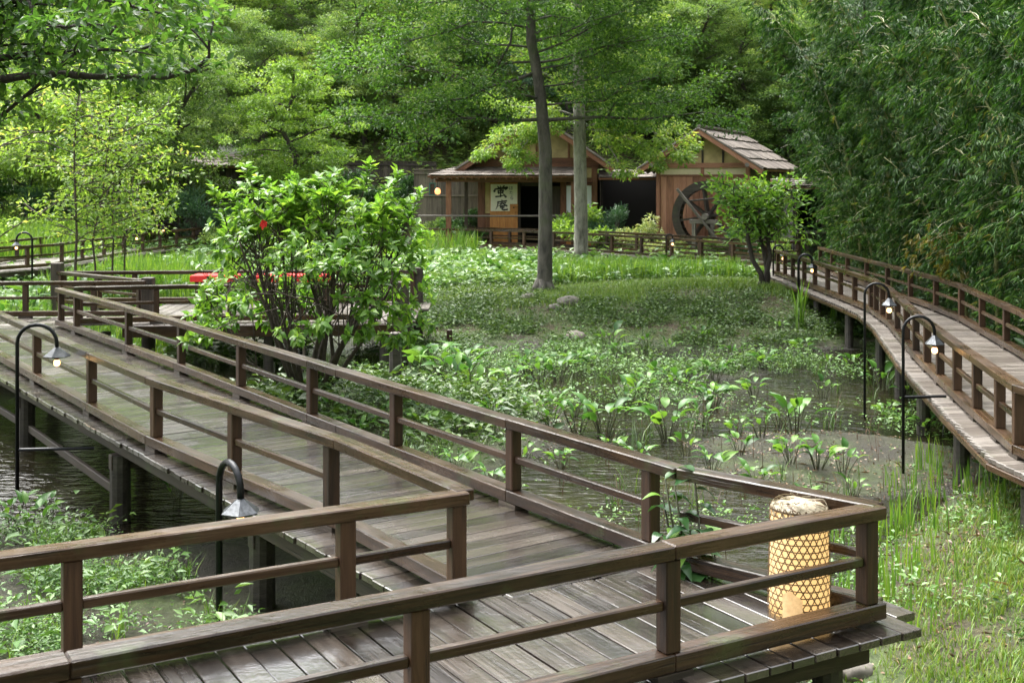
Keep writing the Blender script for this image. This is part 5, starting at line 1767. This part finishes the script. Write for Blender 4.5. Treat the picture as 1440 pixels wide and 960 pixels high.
def shrubs():
    SP = {'y': shrub_proto(.9, 1.2, M['l_yellow'], 70, 26, .13, .055, .1), 'g': shrub_proto(.9, 1.3, M['l_forest'], 80, 40, .10, .045), 'd': shrub_proto(1.0, 1.5, M['l_dark'], 80, 40, .12, .05),
          'b': shrub_proto(.8, 1.3, M['l_blue'], 90, 40, .12, .02, -.3, .9), 'w': shrub_proto(.9, 1.3, M['l_white'], 60, 26, .14, .05, .1)}
    L = [('y', 822, 330, 44.4, 1.45, "yellow green shrub in front of the tea house window"), ('y', 905, 335, 43.4, .8, "low yellow green shrub left of the house window bush"),
         ('b', 862, 338, 44.6, 1.25, "feathery blue green shrub at the right corner of the tea house"), ('w', 905, 338, 43.2, 1.15, "pale variegated shrub in front of the dark link shed"),
         ('w', 935, 330, 43.4, .8, "small pale variegated shrub at the mill's left corner"), ('d', 655, 325, 47.3, .95, "dark shrub under the left end of the tea house roof"),
         ('g', 612, 322, 47.4, .9, "green shrub left of the tea house veranda"), ('b', 672, 322, 47.5, .6, "small feathery shrub before the bamboo slat fence"),
         ('b', 283, 305, 47.0, 1.7, "rounded feathery shrub right of the gravel path"), ('g', 322, 318, 45.5, 1.0, "green shrub behind the leafy bush, right of the path"),
         ('g', 205, 300, 50.5, 1.3, "green shrub left of the gravel path"), ('d', 165, 290, 51.5, 1.5, "dark shrub behind the slender trees"), ('b', 60, 290, 48.5, 1.8, "bluish shrub behind the far left reeds"),
         ('d', 110, 280, 52.5, 1.7, "dark shrub above the far left boardwalk"), ('d', 10, 280, 50.0, 1.8, "dark shrub at the left edge behind the reeds"), ('y', 245, 285, 52.0, 1.0, "yellow green shrub beside the white notice board"),
         ('d', 392, 300, 52.6, 1.5, "dark shrub in front of the plank fence, left end"), ('g', 450, 300, 52.4, 1.3, "green shrub in front of the plank fence, middle"), ('d', 512, 305, 52.2, 1.5, "dark shrub in front of the plank fence, right end"),
         ('d', 566, 310, 51.8, 1.5, "dark shrub between plank fence and bamboo slat fence"), ('g', 1000, 345, 42.6, .7, "low green shrub at the foot of the water wheel"), ('d', 1075, 335, 41.8, 1.2, "dark shrub at the right corner of the mill"),
         ('g', 1105, 350, 38.6, .8, "green shrub left of the dark booth"), ('g', 640, 350, 42.0, .5, "low green shrub on the bank by the house boardwalk"), ('y', 1090, 330, 40.0, .6, "small yellow green shrub between mill and booth")]
    used = set()
    for k, px, py, Y, s, lab in L:
        x = (px - 720) / FPX * Y; z = gzf(x, Y)
        if k not in used:
            t = SP[k]; t.location = (x, Y, z); t.scale = (s, s, s); t["label"] = lab; used.add(k)
        else:
            copy_thing(SP[k], (x, Y, z), RND.uniform(0, 6), s, lab)
shrubs()

# ------------------------------------------------------------------ broad leaved marsh plants
def cabbage_proto(nl, size, seed, upright=.6):
    r = random.Random(seed)
    t = thing("marsh_plant", "marsh plant", "marsh plant", (0, 0, 0), 0, "broad leaved marsh plants")
    ms = CAB
    mb = MB()
    for i in range(nl):
        a = i * 2.399 + r.uniform(-.4, .4); tilt = r.uniform(.12, .55)
        sl = size * r.uniform(.55, 1.05)
        d = Vector((math.cos(a) * tilt, math.sin(a) * tilt, 1)).normalized()
        p0 = Vector((math.cos(a) * .03, math.sin(a) * .03, -.15)); p1 = p0 + d * (sl + .15)
        mb.tube([p0, p0.lerp(p1, .5) + Vector((0, 0, .02)), p1], [.011, .009, .006], 5, cap=False)
        ld = Vector((math.cos(a) * r.uniform(.5, 1.2), math.sin(a) * r.uniform(.5, 1.2), r.uniform(.2, 1.1) * upright))
        o = bpy.data.objects.new("leaf", r.choice(ms)); o.matrix_local = orient(p1, ld, (r.gauss(0, .25), r.gauss(0, .25), 1), size * r.uniform(.55, .95)); link(o, t)
    o = mb.obj("stalk", M['stalk'], t)
    note_kids(t)
    return t

M['stalk'] = plain("leaf stalk", (.045, .05, .022), .5, nscale=20, namp=.4)
CAB = tone_copies(big_leaf_mesh("leaf", 6, .42, .22, .30), 6, M['l_cabbage']) + tone_copies(big_leaf_mesh("leaf", 6, .36, .35, .12), 5, M['l_cabbage'])
LANDMARKS = [("the near black lamp", (-2.1, 9.0)), ("the lamp at the left edge", (-5.3, 13.3)), ("the glowing lantern", (1.65, 7.0)), ("the nearest right hand lamp", (4.4, 13.8)),
             ("the second right hand lamp", (4.96, 17.2)), ("the big bush", (-2.6, 16.8)), ("the big tree trunk", (.8, 30.3)), ("the pale stone in the pond", (1.15, 24.0)), ("the small glossy tree", (6.1, 29.6)),
             ("the dark bare pile", (-1.8, 19.5)), ("the bend of the middle boardwalk rail", (1.07, 7.65)), ("the viewing deck's tall corner post", (-9.0, 24.3)), ("the house boardwalk", (1.0, 42.5)), ("the far left boardwalk", (-13.2, 34.5))]
def label_by_landmark(items, text):
    """items: (object, x, y); each label names the nearest landmark and the rank of closeness to it"""
    by = {}
    for o, x, y in items:
        k = min(range(len(LANDMARKS)), key=lambda i: math.hypot(LANDMARKS[i][1][0] - x, LANDMARKS[i][1][1] - y))
        by.setdefault(k, []).append((math.hypot(LANDMARKS[k][1][0] - x, LANDMARKS[k][1][1] - y), o))
    for k, v in by.items():
        v.sort(key=lambda q: q[0])
        for i, (_, o) in enumerate(v):
            o["label"] = f"{text}, {'closest' if i == 0 else ordw(i + 1) + ' closest'} to {LANDMARKS[k][0]}"

def marsh_plants():
    protos = [cabbage_proto(10, .44, 1), cabbage_proto(8, .40, 2, .9), cabbage_proto(13, .50, 3), cabbage_proto(6, .36, 4, 1.2)]
    spots = [(RND.uniform(640, 1190), RND.uniform(492, 620), RND.uniform(38, 58)) for _ in range(14)] + [(640, 548, 90), (612, 532, 80), (583, 538, 80), (556, 520, 70), (668, 560, 80), (655, 520, 60), (760, 540, 62), (742, 528, 55), (785, 535, 60), (722, 548, 55), (850, 612, 85), (812, 608, 70), (775, 600, 55), (880, 572, 66), (938, 618, 88), (905, 560, 60),
             (985, 600, 60), (1003, 575, 62), (955, 548, 56), (925, 540, 50), (1120, 610, 92), (1098, 600, 60), (1060, 560, 46), (1150, 660, 70), (1112, 652, 60), (1040, 640, 52), (1000, 668, 60), (965, 640, 50), (1185, 665, 60), (1240, 548, 60), (1300, 612, 50),
             (1352, 640, 46), (1330, 600, 60), (1200, 700, 50), (835, 520, 42), (870, 505, 40), (910, 492, 36), (940, 500, 40), (1075, 520, 44), (1130, 500, 40), (1165, 520, 42), (1030, 505, 36), (985, 480, 34), (1095, 470, 34), (1200, 520, 40),
             (40, 750, 80), (15, 735, 66), (70, 728, 50), (690, 690, 60), (640, 668, 56), (735, 655, 55), (715, 640, 45), (790, 660, 45), (860, 640, 45), (900, 655, 50), (505, 620, 60), (470, 590, 60), (530, 600, 55), (590, 610, 55), (445, 560, 50), (250, 700, 44),
             (1250, 590, 40), (1275, 560, 44), (350, 590, 60), (310, 570, 50), (1065, 690, 60), (1130, 720, 60), (1165, 745, 60)]
    items, used = [], set()
    def place(q, size_m):
        k = RND.randrange(4)
        base = (.44, .40, .50, .36)[k] * 1.75
        s = size_m / base
        if k not in used:
            t = protos[k]; used.add(k); t.location = q; t.scale = (s, s, s)
        else:
            t = copy_thing(protos[k], q, RND.uniform(0, 6.28), s)
        items.append((t, q[0], q[1]))
    for px, py, h in spots:
        q = G(px, py)
        place(q, min(.85, h * q.y / FPX * .86))
    # left wetland, and the broad leaved field before the house boardwalk
    for i in range(42):
        x, y = RND.uniform(-11.5, -6.0), RND.uniform(25.2, 32.5)
        if i < 16: x, y = RND.uniform(-13.0, -9.3), RND.uniform(23.0, 26)
        place((x, y, gzf(x, y)), RND.uniform(.6, .95))
    for i in range(92):
        x, y = RND.uniform(-5.5, 6.5), RND.uniform(33.0, 40.8)
        if y > 44.5 - (x + 3) * .95: y -= 4
        place((x, y, max(gzf(x, y), -.8)), RND.uniform(.5, .8))
    label_by_landmark(items, "broad leaved marsh plant")
marsh_plants()

def tall_plant():
    x, y = 1.20, 7.86
    g = gzf(x, y)
    t = thing("tall_plant", "tall dark leaved plant leaning over the middle boardwalk rail near the lantern", "plant", (x, y, g))
    ms = tone_copies(big_leaf_mesh("leaf", 6, .55, .2, .35), 4, M['l_tall']) + tone_copies(big_leaf_mesh("leaf", 6, .5, .2, .2), 2, M['l_cabbage'])
    for i in range(10):
        a = RND.uniform(2.6, 5.6); r = random.Random(i)
        top = Vector((math.cos(a) * .20 - .05, math.sin(a) * .12 - .14, 1.10 + .58 * r.random()))
        p0 = Vector((r.uniform(-.12, .12), r.uniform(-.1, .1), -.1))
        pts = [p0, p0.lerp(top, .4) + Vector((.03, .02, .05)), p0.lerp(top, .75), top]
        st = MB().tube(pts, [.011, .010, .008, .005], 6).obj("stalk", M['stalk'], t, smooth=True)
        for j in range(9):
            f = .50 + .5 * j / 8; p = p0.lerp(top, f); b = r.uniform(0, 6.28)
            o = bpy.data.objects.new("leaf", r.choice(ms))
            o.matrix_local = orient(p, (math.cos(b), math.sin(b), r.uniform(-.5, .5)), (0, 0, 1), r.uniform(.12, .21)); link(o, st)
tall_plant()

# ------------------------------------------------------------------ ground cover nobody could count
def blades(pos, h, w, lean, tone, segs=2):
    """grass blades: tapering strips bent over"""
    n = len(pos)
    a = rng.uniform(0, 2 * PI, n); dx = np.stack([np.cos(a), np.sin(a), np.zeros(n)], 1)
    sd = np.stack([-np.sin(a), np.cos(a), np.zeros(n)], 1)
    V, lean = [], np.broadcast_to(lean, (n,))
    h = np.broadcast_to(h, (n,)); w = np.broadcast_to(w, (n,))
    for i in range(segs):
        f = i / segs
        c = pos + dx * (h * lean * f ** 1.8)[:, None] + np.array([0, 0, 1.0]) * (h * f * (1 - .25 * lean * f))[:, None]
        ww = (w * .5 * (1 - .35 * f))[:, None]
        V += [c - sd * ww, c + sd * ww]
    V.append(pos + dx * (h * lean)[:, None] + np.array([0, 0, 1.0]) * (h * (1 - .25 * lean))[:, None])
    k = 2 * segs + 1
    V = np.stack(V, 1).reshape(-1, 3)
    fs = []
    for i in range(segs - 1):
        fs += [[2 * i, 2 * i + 1, 2 * i + 3], [2 * i, 2 * i + 3, 2 * i + 2]]
    fs.append([2 * segs - 2, 2 * segs - 1, 2 * segs])
    F = (np.arange(n)[:, None] * k)[:, :, None] + np.array(fs)[None]
    return V, F.reshape(-1, 3), np.repeat(np.clip(tone, 0, 1), len(fs))

def scatter(n, x0, x1, y0, y1, keep, sink=0.0):
    x = rng.uniform(x0, x1, n); y = rng.uniform(y0, y1, n)
    z = gz(x, y)
    k = keep(x, y, z)
    k = k if k.dtype == bool else rng.random(n) < k
    return np.stack([x[k], y[k], z[k] - sink], 1)

def stuff(name, label, fields, m):
    V, F, T = merge(fields) if isinstance(fields, list) else fields
    o = obj(name, mesh_arrays(name, V, F, T), m)
    return tag(o, label, None, kind="stuff")

def weeds_field(P0, L, W, per=5, h=.10, upness=.9):
    """little rosettes of leaves on short stems"""
    n = len(P0)
    c = np.repeat(P0, per, 0); k = n * per
    a = rng.uniform(0, 2 * PI, k)
    sz = np.repeat(np.clip(np.exp(rng.normal(-.15, .38, n)), .3, 1.7), per)
    hh = rng.uniform(.1, 1, k) * h * sz
    pos = c + np.stack([np.cos(a) * hh * .5, np.sin(a) * hh * .5, hh], 1)
    ax = np.stack([np.cos(a), np.sin(a), rng.uniform(-.2, .7, k)], 1)
    nr = rng.normal(size=(k, 3)) * .4; nr[:, 2] += upness
    ln = L * rng.uniform(.5, 1.3, k) * sz
    tone = np.repeat(rng.random(n), per) * .6 + rng.random(k) * .25 + np.clip(hh / h, 0, 1) * .15
    return leaf_field(pos, ax, nr, ln, ln * W / L, .2, .15, tone)

def inside_deck(x, y):
    """under the near decks, where nothing grows"""
    r = np.zeros(x.shape, bool)
    for poly in ([xy(p) for p in polyB], [xy(p) for p in polyA]):
        s = np.ones(x.shape, bool)
        n = len(poly); area = sum(poly[i][0] * poly[(i + 1) % n][1] - poly[(i + 1) % n][0] * poly[i][1] for i in range(n)); sg = 1 if area > 0 else -1
        for i in range(n):
            a, b = poly[i], poly[(i + 1) % n]
            s &= ((b[0] - a[0]) * (y - a[1]) - (b[1] - a[1]) * (x - a[0])) * sg > 0
        r |= s
    return r

def cover():
    nz = lambda x, y, s, o=0: fbm(x * s + o, y * s + o)
    def open_water(x, y):
        """1 where the pond stays free of plants"""
        n = (fbm(x * .9 + 40, y * .9 + 12) - .5) * 1.4
        a = np.exp(-(((x - 4.5 + n * .6) / 1.6) ** 2 + ((y - 18.9) / 2.7) ** 2) * 1.0)
        b = np.exp(-(((x - 3.8 + n * .5) / 2.0) ** 2 + ((y - 15.0 + n) / 1.6) ** 2) * 1.0)
        c = np.exp(-(((x - 1.3 + n) / 1.3) ** 2 + ((y - 14.6 + n) / 1.0) ** 2) * 1.2)
        d = np.exp(-(((x - .3 + n) / 1.0) ** 2 + ((y - 17.0 + n) / .9) ** 2) * 1.2)
        return 1 - .93 * sstep(.25, .6, np.maximum(np.maximum(a, b), np.maximum(c, d)))
    shore = lambda y: np.interp(y, [-5, 7, 9, 10.8, 12.5, 14.4, 19, 24, 30, 60], [1.6, 1.6, 2.0, 2.95, 4.2, 5.5, 6.35, 6.7, 6.6, 9.5])
    # right bank: grass, weeds, fallen leaves
    def kb(x, y, z):
        d = x - shore(y)
        return (sstep(.0, 2.0, d) * (.25 + .9 * sstep(.35, .6, nz(x, y, 1.3)))) * ~inside_deck(x, y)
    Pn = scatter(130000, 1.6, 7.5, 6.2, 16, kb)
    n = len(Pn)
    stuff("grass", "short yellowish grass on the right bank", blades(Pn, rng.uniform(.03, .10, n) * (.6 + nz(Pn[:, 0], Pn[:, 1], 2)), .009, rng.uniform(.2, .9, n), rng.random(n) * .8 + .2 * nz(Pn[:, 0], Pn[:, 1], 3)), M['l_grass'])
    Pn = scatter(9000, 1.6, 8, 6.2, 24, lambda x, y, z: sstep(-.6, .6, x - shore(y)) * sstep(.45, .6, nz(x, y, 1.7, 5)) * ~inside_deck(x, y))
    stuff("ground_cover", "low green weeds on the right bank", weeds_field(Pn, .045, .024, 6, .09), M['l_weed'])
    Pn = scatter(7000, 1.4, 8, 6.2, 20, lambda x, y, z: sstep(-1.0, .5, x - shore(y)) * .6 * ~inside_deck(x, y))
    n = len(Pn); ax = rng.normal(size=(n, 3)); ax[:, 2] *= .25; nr = rng.normal(size=(n, 3)) * .3; nr[:, 2] += 1
    Pn[:, 2] += .012
    stuff("fallen_leaves", "brown fallen leaves strewn over the right bank", leaf_field(Pn, ax, nr, rng.uniform(.03, .08, n), rng.uniform(.015, .035, n), .2, .1), M['l_brown'])
    # upright young iris blades along the right shore
    Pn = scatter(1500, 2.0, 5.6, 8.4, 14.5, lambda x, y, z: np.exp(-((x - shore(y) - .15) / .75) ** 2) * sstep(.42, .58, nz(x, y, 1.9, 9)) * ~inside_deck(x, y))
    b = np.repeat(Pn, 3, 0) + rng.normal(size=(len(Pn) * 3, 3)) * np.array([.025, .025, 0]); n = len(b)
    stuff("iris_blades", "upright young iris blades along the right shore", blades(b, rng.uniform(.14, .42, n), .016, rng.uniform(.03, .25, n), rng.random(n), 3), M['l_iris'])
    # mound and slope under the tree
    Pn = scatter(90000, -4.5, 7.5, 20.0, 34.5, lambda x, y, z: open_water(x, y) * sstep(-.92, -.78, z) * (.16 + .84 * sstep(.42, .60, nz(x, y, 1.1))) * (1 - .85 * sstep(-.2, 1.5, x) * sstep(26.8, 28.6, y + nz(x, y, .8) * 2 - 1)))
    stuff("ground_cover", "mixed low weeds over the mound under the big tree", weeds_field(Pn, .060, .028, 5, .13), M['l_weed'])
    Pn = scatter(150000, -2, 7.5, 25.0, 36, lambda x, y, z: sstep(-.62, -.46, z) * sstep(27, 29.5, y + nz(x, y, .7) * 3 - 1.5) * (.3 + .7 * sstep(.4, .6, nz(x, y, .8, 3))))
    n = len(Pn)
    stuff("grass", "soft yellow green grass on top of the mound", blades(Pn, rng.uniform(.07, .24, n), .014, rng.uniform(.2, .9, n), rng.random(n) * .7 + .25 * nz(Pn[:, 0], Pn[:, 1], 1.3)), M['l_grass'])
    # iris stand before the house boardwalk and other stands of long blades
    def stand(x0, x1, y0, y1, n, h0, h1, w, lab, dens=.42):
        Pn = scatter(n, x0, x1, y0, y1, lambda x, y, z: sstep(dens - .1, dens + .1, nz(x, y, .9, 2)))
        m = len(Pn)
        stuff("iris_blades", lab, blades(Pn, rng.uniform(h0, h1, m), w, rng.uniform(.05, .45, m), rng.random(m), 3), M['l_iris'])
    stand(1.2, 6.6, 32.0, 36.5, 5200, .35, .8, .025, "stand of bright iris blades before the mill boardwalk", .3)
    stand(-11.5, -7.6, 29.5, 36.5, 4200, .5, .95, .026, "stand of bright iris blades left of the leafy bush", .3)
    stand(-22, -13.8, 38.5, 47, 6500, .8, 1.5, .035, "tall pale reeds behind the far left boardwalk", .3)
    stand(-13.5, -6.6, 22.6, 25.5, 2600, .3, .75, .024, "iris blades behind the left boardwalk rails", .3)
    stand(8.6, 12, 36.8, 41, 900, .4, .8, .03, "iris blades between mill and booth", .3)
    stand(-3.6, -1.2, 43.0, 44.8, 500, .5, 1.0, .03, "grey green blades before the tea house fence", .3)
    # lush low leaves of the wetland and the field
    Pn = scatter(30000, -5.5, 6.8, 32.0, 43.5, lambda x, y, z: .55 + 0 * x)
    stuff("ground_cover", "lush low leaves filling the field before the house boardwalk", weeds_field(Pn, .16, .075, 4, .30), M['l_cress'])
    Pn = scatter(22000, -18, -4.0, 22.0, 47, lambda x, y, z: .5 + 0 * x)
    stuff("ground_cover", "lush low leaves filling the left wetland", weeds_field(Pn, .16, .075, 4, .26), M['l_cress'])
    # light green cress on the pond
    def kc(x, y, z):
        return (open_water(x, y) * (.04 + .62 * sstep(.48, .62, nz(x, y, .75, 11))) * sstep(14.6, 17.0, y) * sstep(26.5, 22.5, y) * sstep(6.4, 5.0, x) * sstep(-3.5, -1.5, x)) * ~inside_deck(x, y)
    Pn = scatter(26000, -3.5, 6.6, 13.5, 27, kc); Pn[:, 2] = np.maximum(Pn[:, 2], WATER_Z)
    stuff("water_cress", "pale green cress spreading over the mud of the pond", weeds_field(Pn, .050, .027, 8, .20), M['l_cress'])
    Pn = scatter(12000, -1.5, 5.5, 8.5, 16.5, lambda x, y, z: sstep(.52, .68, nz(x, y, 1.1, 21)) * .5 * open_water(x, y) * ~inside_deck(x, y)); Pn[:, 2] = np.maximum(Pn[:, 2], WATER_Z)
    stuff("water_cress", "scattered small water plants in the near pond", weeds_field(Pn, .040, .022, 5, .12), M['l_cress'])
    Pn = scatter(900, -3.5, 6.3, 12.5, 27, lambda x, y, z: open_water(x, y) * sstep(.46, .6, nz(x, y, .9, 31)) * ~inside_deck(x, y)); Pn[:, 2] = np.maximum(Pn[:, 2], WATER_Z)
    b = np.repeat(Pn, 9, 0); b = b + rng.normal(size=b.shape) * np.array([.05, .05, 0]); n = len(b)
    stuff("sedge", "thin sedge tufts over the pond mud", blades(b, rng.uniform(.12, .45, n), .010, rng.uniform(.2, .9, n), rng.random(n) * .9), M['l_weed'])
    # left of the near boardwalk and round the bush
    Pn = scatter(40000, -6, -.2, 4.6, 11.8, lambda x, y, z: sstep(-.94, -.84, z + (nz(x, y, 1.4, 4) - .5) * .16) * (.06 + .8 * sstep(.43, .60, nz(x, y, 1.5, 8))) * ~inside_deck(x, y))
    Pn[:, 2] = np.maximum(Pn[:, 2], WATER_Z)
    hs = rng.random(len(Pn)); A, B = Pn[hs < .75], Pn[hs > .93]
    stuff("ground_cover", "leafy marsh weeds between the two near boardwalk rails", [weeds_field(A, .036, .019, 7, .14), weeds_field(B, .085, .036, 7, .26)], M['l_cress'])
    b = np.repeat(Pn[(hs > .75) & (hs < .80)], 7, 0); b = b + rng.normal(size=b.shape) * np.array([.03, .03, 0]); n = len(b)
    stuff("grass", "grass tufts among the marsh weeds at lower left", blades(b, rng.uniform(.1, .32, n), .009, rng.uniform(.2, .9, n), rng.random(n)), M['l_iris'])
    Pn = scatter(16000, -6.5, 1.2, 11.0, 21.5, lambda x, y, z: sstep(-.90, -.70, z) * (.4 + .6 * sstep(.4, .6, nz(x, y, 1.1, 14))) * ~inside_deck(x, y))
    stuff("ground_cover", "leafy weeds round the foot of the big bush", weeds_field(Pn, .095, .045, 6, .22), M['l_weed'])
    Pn = scatter(9000, 5.0, 14, 9, 40, lambda x, y, z: sstep(.2, .8, x - shore(y)) * .8)
    stuff("undergrowth", "dark undergrowth below the bamboo", weeds_field(Pn, .13, .055, 6, .3), M['l_dark'])
    Pn = scatter(16000, -26, 20, 47, 62, lambda x, y, z: .7 * ~((x > -6) & (x < 11) & (y < 54)) * ~((np.abs(x + 12.3) < 1.6) & (y < 58)))
    stuff("undergrowth", "dark undergrowth at the foot of the hillside wood", weeds_field(Pn, .24, .11, 7, .6), M['l_forest'])
cover()

def iris_clump(px, py, n, h, lab):
    q = G(px, py)
    t = thing("iris_clump", lab, "iris", q, 0, "iris clumps at the foot of the right boardwalk")
    for i in range(n):
        a = RND.uniform(0, 6.28); ln = h * RND.uniform(.65, 1.0); le = RND.uniform(.05, .4)
        d = Vector((math.cos(a), math.sin(a), 0)); s = Vector((-d.y, d.x, 0)) * .017; vs = []
        p0 = Vector((RND.gauss(0, .05), RND.gauss(0, .05), -.05))
        for j in range(5):
            f = j / 5; c = p0 + d * (ln * le * f * f) + Vector((0, 0, ln * f * (1 - .2 * le * f)))
            vs += [c - s * (1 - .4 * f), c + s * (1 - .4 * f)]
        vs.append(p0 + d * ln * le + Vector((0, 0, ln * (1 - .2 * le))))
        me = MB().add(vs, [(2 * j, 2 * j + 1, 2 * j + 3, 2 * j + 2) for j in range(4)] + [(8, 9, 10)]).mesh("blade")
        at = me.attributes.new("tone", 'FLOAT', 'FACE'); at.data.foreach_set("value", np.full(5, RND.random() * .7, dtype=np.float32))
        obj("blade", me, M['l_iris'], t)
iris_clump(1125, 462, 16, 1.25, "tall iris clump beside the far right hand lamp")
iris_clump(1172, 455, 12, .80, "iris clump before the dark gap under the right boardwalk")

# ------------------------------------------------------------------ stones
def stone(px, py, w, d, hh, lab, m='stone', seed=1):
    q = G(px, py)
    bm = bmesh.new(); bmesh.ops.create_icosphere(bm, subdivisions=3, radius=.5)
    r = random.Random(seed)
    dirs = [Vector((r.gauss(0, 1), r.gauss(0, 1), r.gauss(0, 1))).normalized() for _ in range(9)]
    for v in bm.verts:
        k = max(v.co.normalized().dot(x) for x in dirs)
        v.co *= .82 + .25 * (1 - k) ; v.co += v.co.normalized() * .03 * math.sin(v.co.x * 17 + v.co.y * 13 + seed)
        v.co = Vector((v.co.x * w, v.co.y * d, v.co.z * hh))
    me = bpy.data.meshes.new("stone"); bm.to_mesh(me); bm.free()
    for p in me.polygons: p.use_smooth = True
    o = obj("stone", me, M[m], None, (q.x, q.y, gzf(q.x, q.y) + hh * .14), (0, 0, r.uniform(0, 3)))
    tag(o, lab, "stone", "stones round the pond")
stone(808, 478, .60, .45, .34, "pale rounded stone among the weeds of the pond", 'stone_pale', 3)
stone(742, 424, .50, .45, .34, "grey stone left of the big tree's foot", 'stone', 4)
stone(800, 428, .75, .5, .34, "long grey stone right of the big tree's foot", 'stone', 5)
stone(780, 436, .4, .3, .24, "small dark stone below the big tree's foot", 'stone', 6)
stone(1366, 684, .34, .2, .20, "pale broken stone on the grassy right bank", 'stone_pale', 7)
stone(1205, 952, .30, .24, .16, "dark stone beneath the lantern corner of the near boardwalk", 'stone', 8)
stone(440, 655, .3, .25, .16, "wet stone under the middle boardwalk rail", 'stone', 9)

def mud_litter():
    def sc(n, x0, x1, y0, y1, name, lab, l0, l1, ratio, m):
        Pn = scatter(n, x0, x1, y0, y1, lambda x, y, z: (z > WATER_Z - .01) * (.15 + .85 * sstep(.4, .6, fbm(x * 2.3 + 5, y * 2.3))) * ~inside_deck(x, y))
        Pn[:, 2] += .006
        k = len(Pn); ax = rng.normal(size=(k, 3)); ax[:, 2] *= .3; nr = rng.normal(size=(k, 3)) * .35; nr[:, 2] += 1
        ln = rng.uniform(l0, l1, k)
        stuff(name, lab, leaf_field(Pn, ax, nr, ln, ln * ratio, .25, .2), m)
    sc(9000, .3, 5.5, 9.5, 19, "leaf_litter", "dark rotting leaf bits on the pond mud", .015, .05, .6, M['l_brown'])
    sc(7000, -6, -.2, 4.6, 12, "leaf_litter", "dark rotting leaf bits on the mud at lower left", .012, .045, .6, M['l_brown'])
    sc(2500, .3, 7.0, 6.3, 19, "twig_litter", "thin dry twigs and straw lying on the bank", .06, .22, .05, M['l_brown'])
    sc(9000, -6, 5.5, 4.6, 20, "duckweed", "tiny floating green leaves along the mud", .012, .028, .8, M['l_cress'])
mud_litter()

# twig stubs and dead stalks standing in the mud
def dead_stalks():
    mb = []
    for i in range(240):
        x, y = RND.uniform(.5, 5.0), RND.uniform(10.5, 19)
        if y > 15 and RND.random() < .3: continue
        mb.append((x, y, max(gzf(x, y), WATER_Z) - .03))
    Pn = np.array(mb); n = len(Pn)
    stuff("dead_stalks", "thin dead stalks standing in the pond mud", blades(Pn, rng.uniform(.12, .5, n), .008, rng.uniform(.05, .5, n), rng.random(n) * .4, 3), M['l_brown'])
dead_stalks()
